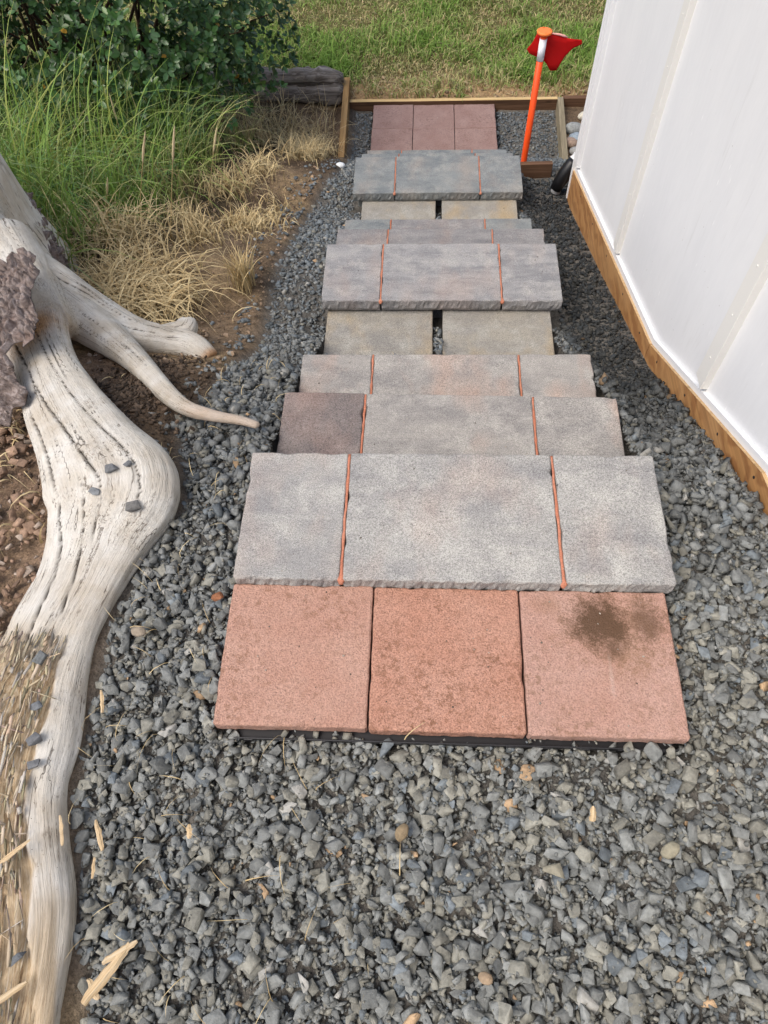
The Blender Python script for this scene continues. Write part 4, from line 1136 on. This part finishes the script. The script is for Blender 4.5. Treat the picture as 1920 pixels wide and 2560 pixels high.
def bank_grass():
    # tall green clumps under the shrub
    n = 10500
    x = rng.uniform(-2.9, -.95, n); y = rng.uniform(2.15, 4.5, n)
    e = -1.20 - .22 * sstep(3.0, 2.2, y) + .16 * fbm(x * 3, y * 3, 0, 151, 2)
    ok = (x < e - .12 * rng.random(n)) & ~on_root(x, y, .02, (ROOT_R1, ROOT_T))
    nn = fbm(x * 3.5, y * 3.5, 0, 153, 2); ok &= rng.random(n) < np.clip(.5 + 1.3 * nn, .06, 1)
    x, y, nn = x[ok], y[ok], nn[ok]; n = len(x)
    h = rng.uniform(.14, .58, n) * (1 + .25 * sstep(-1.3, -2.2, x)) * (.75 + .25 * sstep(2.3, 3.0, y))
    dry = np.clip(.15 + .9 * sstep(-1.45, -1.05, x) + .25 * rng.normal(0, 1, n) - .3 * nn, 0, 1)
    c0 = mixc(GREEN * .8, DSTRAW * .8, dry); c1 = mixc(GREEN * 1.75, STRAW, dry) * rng.uniform(.7, 1.25, (n, 1))
    b = rng.random(n) < .3; c1[b] = mixc(BLUEG * 1.5, STRAW, dry[b] * .6)
    az = rng.normal(-.6, 1.3, n); bend = np.abs(rng.normal(.9, .55, n))
    me = blades_mesh('bank_grass', pts_land(x, y, -.01), h, az, bend, rng.uniform(.0035, .0085, n), c0, c1, M['grass'], 6)
    tag(put('bank_grass', me), 'tall green wild grass on the bank left of the steps', 'grass', kind='stuff')
    # a few long arching blades at the left
    k = 90; lx = rng.uniform(-2.35, -1.55, k); ly = rng.uniform(2.75, 3.6, k)
    lc = mixc(GREEN * 1.7, YEL * 1.3, rng.random(k)) * rng.uniform(.8, 1.3, (k, 1))
    me = blades_mesh('long_grass', pts_land(lx, ly, -.01), rng.uniform(.55, .95, k), rng.normal(.4, 1.0, k), np.abs(rng.normal(.8, .5, k)), rng.uniform(.006, .011, k), lc * .8, lc, M['grass'], 9)
    tag(put('long_grass', me), 'long arching light green grass blades in front of the shrub', 'grass', kind='stuff')
    # matted dry straw
    parts = []
    def area(n, cx, cy, sx, sy, hlo, hhi, b0, b1, dz=0.0, col=(STRAW, DSTRAW)):
        x = rng.normal(cx, sx, n); y = rng.normal(cy, sy, n)
        ok = (x < gleft(y) - .015) & ~on_root(x, y, .0, (ROOT_R1, ROOT_R2, ROOT_R3)); x, y = x[ok], y[ok]; n = len(x)
        f = rng.random(n)
        parts.append((pts_land(x, y, dz), rng.uniform(hlo, hhi, n), rng.uniform(0, 6.28, n), rng.uniform(b0, b1, n), rng.uniform(.0032, .0078, n), mixc(col[0] * .8, col[1] * .8, f), mixc(col[0] * 1.1, col[1], f) * rng.uniform(.75, 1.2, (n, 1))))
    area(1000, -1.18, 2.12, .10, .11, .10, .26, 1.75, 2.35)             # mat next to the root
    area(150, -1.06, 2.62, .05, .06, .05, .16, .2, 1.4); area(150, -1.16, 2.85, .06, .07, .05, .16, .2, 1.4); area(150, -.98, 2.95, .04, .05, .04, .13, .2, 1.4)              # stubble above
    area(420, -1.36, 2.5, .10, .14, .08, .26, .6, 2.2)
    area(650, -.86, 4.55, .08, .22, .08, .20, .8, 2.2)               # mound by the timber
    area(220, -1.02, 3.75, .06, .10, .06, .16, .8, 2.2); area(230, -1.15, 3.5, .07, .07, .06, .16, .4, 1.8)
    area(900, -1.25, 4.9, .28, .18, .10, .26, .5, 2.2)
    area(120, -.80, 2.26, .022, .030, .10, .24, .1, .7)              # upright tuft at the gravel edge
    area(420, -.90, 3.05, .07, .20, .03, .10, .5, 2.0)
    area(900, -1.35, .85, .16, .30, .03, .09, 1.4, 2.2)
    area(260, -.70, .45, .018, .30, .015, .05, 1.2, 2.2)
    P = [np.concatenate([p[i] for p in parts]) for i in range(7)]
    me = blades_mesh('straw', *P, M['straw'], 5)
    tag(put('straw', me), 'matted dry yellow straw between the roots, bank and gravel', 'straw', kind='stuff')
    # bits of straw lying on the gravel
    n = 150; y = rng.uniform(-.15, 1.6, n); x = gleft(y) + .01 + np.abs(rng.normal(0, .30, n)) ; ok = (x < .70) & ~on_slab(x, y, .01); x, y = x[ok], y[ok]; n = len(x)
    f = rng.random(n)
    me = blades_mesh('litter', pts_land(x, y, .010), rng.uniform(.02, .07, n), rng.uniform(0, 6.28, n), rng.uniform(1.85, 2.15, n), rng.uniform(.001, .0022, n), mixc(STRAW, DSTRAW, f), mixc(STRAW, DSTRAW, f), M['straw'], 4)
    tag(put('litter', me), 'loose bits of dry straw strewn over the gravel', 'straw', kind='stuff')
bank_grass()

# seed stalks that stand out one by one
STALKS = [((-1.317, 2.60, -.70), (-1.165, 2.65, -.29), 'tall dry seed stalk, leftmost of three pale ones above the straw'),
          ((-1.147, 2.52, -.66), (-1.014, 2.57, -.224), 'tall dry seed stalk, middle of three pale ones above the straw'),
          ((-1.169, 3.154, -.98), (-1.046, 3.204, -.613), 'tall dry seed stalk, rightmost of three pale ones above the straw'),
          ((-1.470, 2.626, -.72), (-1.400, 2.68, -.50), 'short dry seed stalk in green grass beside the bleached trunk'),
          ((-1.683, 3.583, -1.10), (-1.69, 3.65, -.70), 'brown seed stalk standing in front of the dark shrub')]
for b, tp, lab in STALKS:
    b = np.array(b); tp = np.array(tp); s = empty('grass_stalk', b, lab, 'grass stalk', 'dry seed stalks')
    m = 12; tt = np.linspace(0, 1, m); L = tp - b
    bow = np.array([-L[1], L[0], 0]) * .25
    P = L[None] * tt[:, None] + bow[None] * (tt * (1 - tt))[:, None]
    P[:, 2] += 0
    col = plain('dry_stalk', (.44, .33, .16), .8, .1)
    put('stem', tube_mesh('stem', P, np.linspace(.0019, .0010, m), 6, col), s)
    hd = P[-1] + (P[-1] - P[-3]) * np.linspace(-1.6, .25, 9)[:, None]
    rr = np.array([.0015, .0034, .0048, .0054, .0052, .0046, .0038, .0025, .0008])
    put('seed_head', tube_mesh('seed_head', hd, rr, 7, plain('seed_head', (.56, .46, .28), .9, .1), 1, .5, 5), s)

# ------------------------------------------------------------------ shrub
def shrub():
    root = empty('shrub', (-2.3, 5.0, -1.62), 'dense dark green shrub with small glossy leaves above the grass', 'shrub')
    C = np.array([-2.20, 4.75, -.72]); Rr = np.array([1.28, 1.05, 1.0])
    # branches
    VV = []; FF = []; off = 0
    tips = []
    rr = np.random.default_rng(77)
    nb = 46
    for k in range(nb):
        a = rr.uniform(0, 2 * math.pi); el = rr.uniform(-.35, 1.2)
        d = np.array([math.cos(a) * math.cos(el), math.sin(a) * math.cos(el), math.sin(el)])
        st = np.array([-2.3 + rr.normal(0, .22), 5.0 + rr.normal(0, .18), -1.65])
        en = C + d * Rr * rr.uniform(.8, .98)
        mid = (st + en) / 2 + np.array([0, 0, .22]) + rr.normal(0, .07, 3)
        t = np.linspace(0, 1, 9)[:, None]
        P = (1 - t) ** 2 * st + 2 * t * (1 - t) * mid + t * t * en + rr.normal(0, .012, (9, 3))
        me = tube_mesh('b', P, np.linspace(.014, .003, 9), 6)
        v = np.empty(len(me.vertices) * 3, np.float32); me.vertices.foreach_get('co', v)
        VV.append(v.reshape(-1, 3)); FF += [[off + i for i in p.vertices] for p in me.polygons]; off += len(me.vertices); bpy.data.meshes.remove(me)
        tips.append(en)
    org = np.array([-2.3, 5.0, -1.62])
    put('branches', np_mesh('branches', np.concatenate(VV) - org, FF, True, None, M['twig']), root)
    # leaf rosettes on a lumpy crown
    n = 6800
    d = rr.normal(size=(n, 3)); d /= np.linalg.norm(d, axis=1)[:, None]
    lump = 1 + .22 * fbm(d[:, 0] * 3.0, d[:, 1] * 3.0, d[:, 2] * 3.0, 201, 3)
    dep = 1 - rr.random(n) ** 1.3 * .5
    P = C + d * Rr * (lump * dep)[:, None]
    gap = fbm(P[:, 0] * 3.2, P[:, 1] * 3.2, P[:, 2] * 3.2, 205, 2)
    ok = (gap > -.42) & (P[:, 2] > land(P[:, 0], P[:, 1]) + .16) & (d[:, 1] < .75)
    P, d, dep = P[ok], d[ok], dep[ok]
    # leaf: folded oval
    lv = np.array([(0, 0, 0), (-.22, .30, .05), (0, .34, .0), (.22, .30, .05), (-.27, .62, .06), (0, .66, -.01), (.27, .62, .06), (-.14, .90, .02), (.14, .90, .02), (0, 1.0, -.03)])
    lf = [[0, 2, 1], [0, 3, 2], [1, 2, 5, 4], [2, 3, 6, 5], [4, 5, 7], [5, 6, 8], [5, 9, 7], [5, 8, 9]]
    lft = []
    for f in lf: lft += [[f[0], f[1], f[2]]] if len(f) == 3 else [[f[0], f[1], f[2]], [f[0], f[2], f[3]]]
    lft = np.array(lft)
    pos = []; mats = []; cols = []; scs = []
    for p, dd, de in zip(P, d, dep):
        ax = dd * .6 + np.array([0, -.15, .65]) + rr.normal(0, .30, 3); ax /= np.linalg.norm(ax)
        ref = np.array([1.0, 0, 0]) if abs(ax[0]) < .8 else np.array([0, 1.0, 0])
        e1 = np.cross(ax, ref); e1 /= np.linalg.norm(e1); e2 = np.cross(ax, e1)
        k = rr.integers(5, 9); a0 = rr.uniform(0, 6.28)
        tone = rr.uniform(.6, 1.2)
        for j in range(k):
            a = a0 + j * 2.4; tilt = rr.uniform(.15, .95)
            ly = (math.cos(a) * e1 + math.sin(a) * e2) * math.cos(tilt) + ax * math.sin(tilt)
            lz = ax * math.cos(tilt) - (math.cos(a) * e1 + math.sin(a) * e2) * math.sin(tilt)
            lx = np.cross(ly, lz)
            s = rr.uniform(.026, .052)
            pos.append(p + ax * rr.uniform(-.012, .012) + ly * .004); mats.append(np.stack([lx, ly, lz], 1)); scs.append(s)
            g = np.array([.058, .135, .038]) * tone * rr.uniform(.8, 1.25)
            if rr.random() < .16: g = np.array([.072, .135, .030]) * rr.uniform(.8, 1.2)
            if rr.random() < .004: g = np.array([.52, .30, .04])
            cols.append(g)
    pos = np.array(pos); mats = np.array(mats); cols = np.array(cols); scs = np.array(scs)
    # those that show largest become leaves of their own
    view = pos - np.array(CAM); dist = view @ np.array(_fw); u = 768 / 2 + (view @ np.array(_rt)) / dist * 716.3; v = 512 - (view @ np.array(_up)) / dist * 716.3
    face = np.abs(np.einsum('ni,ni->n', mats[:, :, 2], view / np.linalg.norm(view, axis=1)[:, None]))
    cdepth = np.linalg.norm((pos - C) / Rr, axis=1)
    score = np.where((u > 4) & (u < 764) & (v > 2) & (v < 1000), face * scs / dist * (cdepth > .93) * (pos[:, 1] < 5.25), 0)
    pick = np.argsort(-score)[:300]
    rest = np.ones(len(pos), bool); rest[pick] = False
    Pv = np.einsum('nij,vj->nvi', mats[rest] * scs[rest][:, None, None], lv) + pos[rest][:, None, :] - org
    m = rest.sum()
    F = (lft[None] + (np.arange(m) * len(lv))[:, None, None]).reshape(-1, 3)
    me = np_mesh('foliage', Pv.reshape(-1, 3), F, True, {'Col': ('FLOAT_COLOR', col4(np.repeat(cols[rest], len(lv), 0)))}, M['leaf'])
    fo = put('foliage', me, root); fo['kind'] = 'stuff'
    lm = []
    for k, g in enumerate(((.058, .135, .038), (.045, .110, .034), (.100, .180, .045))):
        lm.append(np_mesh('leaf', lv, lft, True, {'Col': ('FLOAT_COLOR', col4(np.tile(np.array(g), (len(lv), 1))))}, M['leaf']))
    for i in pick:
        o = put('leaf', lm[0 if rr.random() < .5 else (1 if rr.random() < .6 else 2)], root)
        mm = Matrix([list(r) for r in mats[i]]).to_4x4() @ Matrix.Scale(float(scs[i]), 4)
        mm.translation = Vector(pos[i] - org)
        o.matrix_local = mm
    print('leaves', len(pos))
shrub()

# ------------------------------------------------------------------ single stones, chips
def one_stone(label, p, L, col, seed, flat=.5, rot=0.0, round_=False, group=None, name='stone', cat='stone', mat=None, wide=.72):
    V, F = rock_shape(seed, True, 11, round_)
    V = V * np.array([L / 2, L / 2 * wide, L / 2 * flat])
    me = np_mesh(name, V, F, round_, {'Col': ('FLOAT_COLOR', col4(np.tile(np.array(col), (len(V), 1))))}, mat or M['stone'])
    return tag(put(name, me, None, p, (random.uniform(-.15, .15), random.uniform(-.15, .15), rot)), label, cat, group)
def root_top(x, y, dz=.0):
    P, tt = catmull(ROOT_R3, 12)
    i = np.argmin(np.hypot(P[:, 0] - x, P[:, 1] - y) / P[:, 3]); u = min(.95, math.hypot(P[i, 0] - x, P[i, 1] - y) / P[i, 3])
    return P[i, 2] + .44 * P[i, 3] * (1 - u * u) ** .3 + dz
GR = (.16, .165, .17)
for (x, y, L, col, lab, ro, fl) in [
    (-.770, .884, .030, GR, 'dark grey stone lying on the bulge of the pale root, left of a smaller one', .3, .55),
    (-.737, .900, .018, GR, 'small dark stone on the pale root bulge beside a larger one', 1.0, .6),
    (-.800, .826, .030, (.20, .21, .215), 'flat bluish stone on the pale root below the dark stone', -.1, .35),
    (-.708, .795, .034, (.17, .165, .155), 'olive-grey slanted stone at the lower right of the root bulge', .5, .4),
    (-.823, .447, .026, (.16, .17, .17), 'grey stone wedged where the root begins to rot', 1.2, .6),
    (-.800, .350, .026, (.15, .16, .17), 'grey flat stone on rotted wood, topmost of three in a line', .2, .4),
    (-.786, .286, .026, (.17, .175, .18), 'round grey stone on rotted wood, middle of three in a line', .9, .6),
    (-.776, .243, .022, (.17, .175, .18), 'grey stone on rotted wood, lowest of three in a line', .3, .4),
    (-.712, -.060, .024, (.14, .15, .16), 'small dark stone on the crumbling root near the bottom left corner', .3, .5)]:
    one_stone(lab, (x, y, root_top(x, y, .006)), L, col, int(abs(x * 9000 + y * 700)) % 997, fl, ro, group='stones lying on the root')
one_stone('white rounded rock at the near end of the brown timber', (-.590, 4.06, -1.366), .064, (.66, .69, .70), 301, .55, .1, True, name='rock', cat='rock', mat=M['white_rock'])
for (x, y, L, col, lab, ro, rd) in [
    (.375, .142, .036, (.30, .275, .20), 'pale olive rounded stone in the gravel at lower right', .5, True),
    (-.093, .155, .034, (.25, .19, .115), 'brown speckled stone in the gravel below the middle paver', 1.1, True),
    (.048, -.058, .026, (.34, .25, .165), 'tan oval pebble in the gravel near the bottom edge', -.3, True),
    (-.497, .602, .026, (.28, .12, .06), 'rust-brown lump in the gravel left of the red pavers', .3, False),
    (-.650, .520, .034, (.30, .25, .19), 'beige oval pebble beside the root edge', -.2, True),
    (.170, .10, .036, (.27, .25, .19), 'broad light grey stone in the gravel centre right', .2, False)]:
    one_stone(lab, (x, y, float(land(x, y)) + .014), L, col, int(abs(x * 7000 + y * 900)) % 997, .6, ro, rd, 'odd stones in the gravel')
for (x, y, L, col, lab, ro) in [
    (1.085, 5.18, .10, (.58, .54, .44), 'cream cobble beside the dark board, topmost of the cobbles', .3),
    (1.00, 5.02, .15, (.27, .28, .27), 'round grey cobble with a pale ring beside the house', .1),
    (1.02, 4.885, .17, (.25, .30, .34), 'large blue-grey cobble beside the house corner', -.6),
    (.955, 4.855, .12, (.30, .22, .17), 'brown cobble against the weathered board', -.5),
    (.985, 4.755, .10, (.30, .30, .29), 'small grey cobble, nearest of those by the house corner', .2),
    (1.18, 5.05, .11, (.26, .28, .29), 'grey cobble half hidden by the house corner', .9)]:
    one_stone(lab, (x, y, -1.735), L, col, int(abs(x * 5000 + y * 300)) % 997, .55, ro, True, 'cobbles behind the house corner', 'cobble', 'cobble')

def chip(label, x, y, z, L, wd, ang, seed, tilt=0.05, mat=None):
    r = np.random.default_rng(seed); m = 9
    t = np.linspace(0, 1, m); V = []; F = []
    prof = np.array([.55, .85, 1, .95, .9, 1.0, .8, .7, .35])
    for i in range(m):
        o = r.normal(0, .06); w_ = wd / 2 * prof[i] * r.uniform(.85, 1.15); h = wd * .22
        yy = (t[i] - .5) * L
        V += [(-w_ + o * wd, yy, 0), (-w_ * .7 + o * wd, yy, h), (w_ * .2 + o * wd, yy, h * r.uniform(.9, 1.6)), (w_ + o * wd, yy, h * .3)]
    for i in range(m - 1):
        a = 4 * i
        for p, q in ((0, 1), (1, 2), (2, 3), (3, 0)): F.append([a + p, a + q, a + 4 + q, a + 4 + p])
    F.append([3, 2, 1, 0]); a = 4 * (m - 1); F.append([a, a + 1, a + 2, a + 3])
    return tag(put('wood_chip', np_mesh('wood_chip', np.array(V), F, mat=mat or M['chip']), None, (x, y, z), (tilt, random.uniform(-.2, .2), ang)), label, 'wood chip', 'wood chips')
chip('large pale wood splinter lying on gravel near the bottom left', -.568, -.075, -.030, .105, .018, -.62, 1)
chip('pale wood splinter overlapping the large one, pointing up right', -.552, -.045, -.026, .062, .012, -1.0, 2)
chip('short pale wood chip just below the large splinter', -.588, -.098, -.035, .036, .013, .7, 3)
chip('curled pale wood chip on gravel right of the lower root', -.634, .130, -.035, .055, .010, .45, 4)
chip('slim upright wood sliver on gravel below the curled chip', -.632, .078, -.037, .034, .007, .1, 5)
chip('bent tan sliver leaning on the lower root edge', -.700, .135, -.025, .052, .008, .3, 6)
chip('small bright wood chip among stones left of centre', -.472, .142, -.035, .024, .011, .2, 7)
chip('bright orange-tan wood chip in gravel at right', .245, .195, -.034, .026, .012, -.15, 8)
chip('long grey-brown splinter lying across the rotted root at bottom left', -.715, -.115, .012, .095, .011, -.95, 9, .1)
chip('light splinter on the rotted root beside the stones', -.755, .095, .012, .06, .009, -.9, 10, .1)
chip('brown stick-like chip against the root beside the beige pebble', -.684, .368, -.030, .045, .009, .25, 11)

# grit tracked onto the slabs
def grit():
    P = []; L = []
    for cx, cy, hx, hy, ro, zt_ in FOOT:
        k = int(900 * hx * hy) + 6
        P.append(np.stack([rng.uniform(cx - hx + .015, cx + hx - .015, k), rng.uniform(cy - hy + .015, cy + hy - .015, k), np.full(k, zt_ + .0008)], 1))
    P = np.concatenate(P); n = len(P); L = .0008 * 3.2 ** (rng.random(n) ** 2.5)
    c = np.where((rng.random(n) < .5)[:, None], np.array([.10, .085, .07]), np.array([.34, .30, .25])) * rng.uniform(.6, 1.3, (n, 1))
    me = stones_mesh('grit', P, np.stack([L, L * .8, L * .6], 1), rotmats(rng.uniform(0, 6.28, n), rng.normal(0, .3, n), rng.normal(0, .3, n)), c, np.zeros(n, bool), M['stone'])
    tag(put('grit', me), 'fine grit and crumbs scattered on the slabs and pavers', 'grit', kind='stuff')
grit()
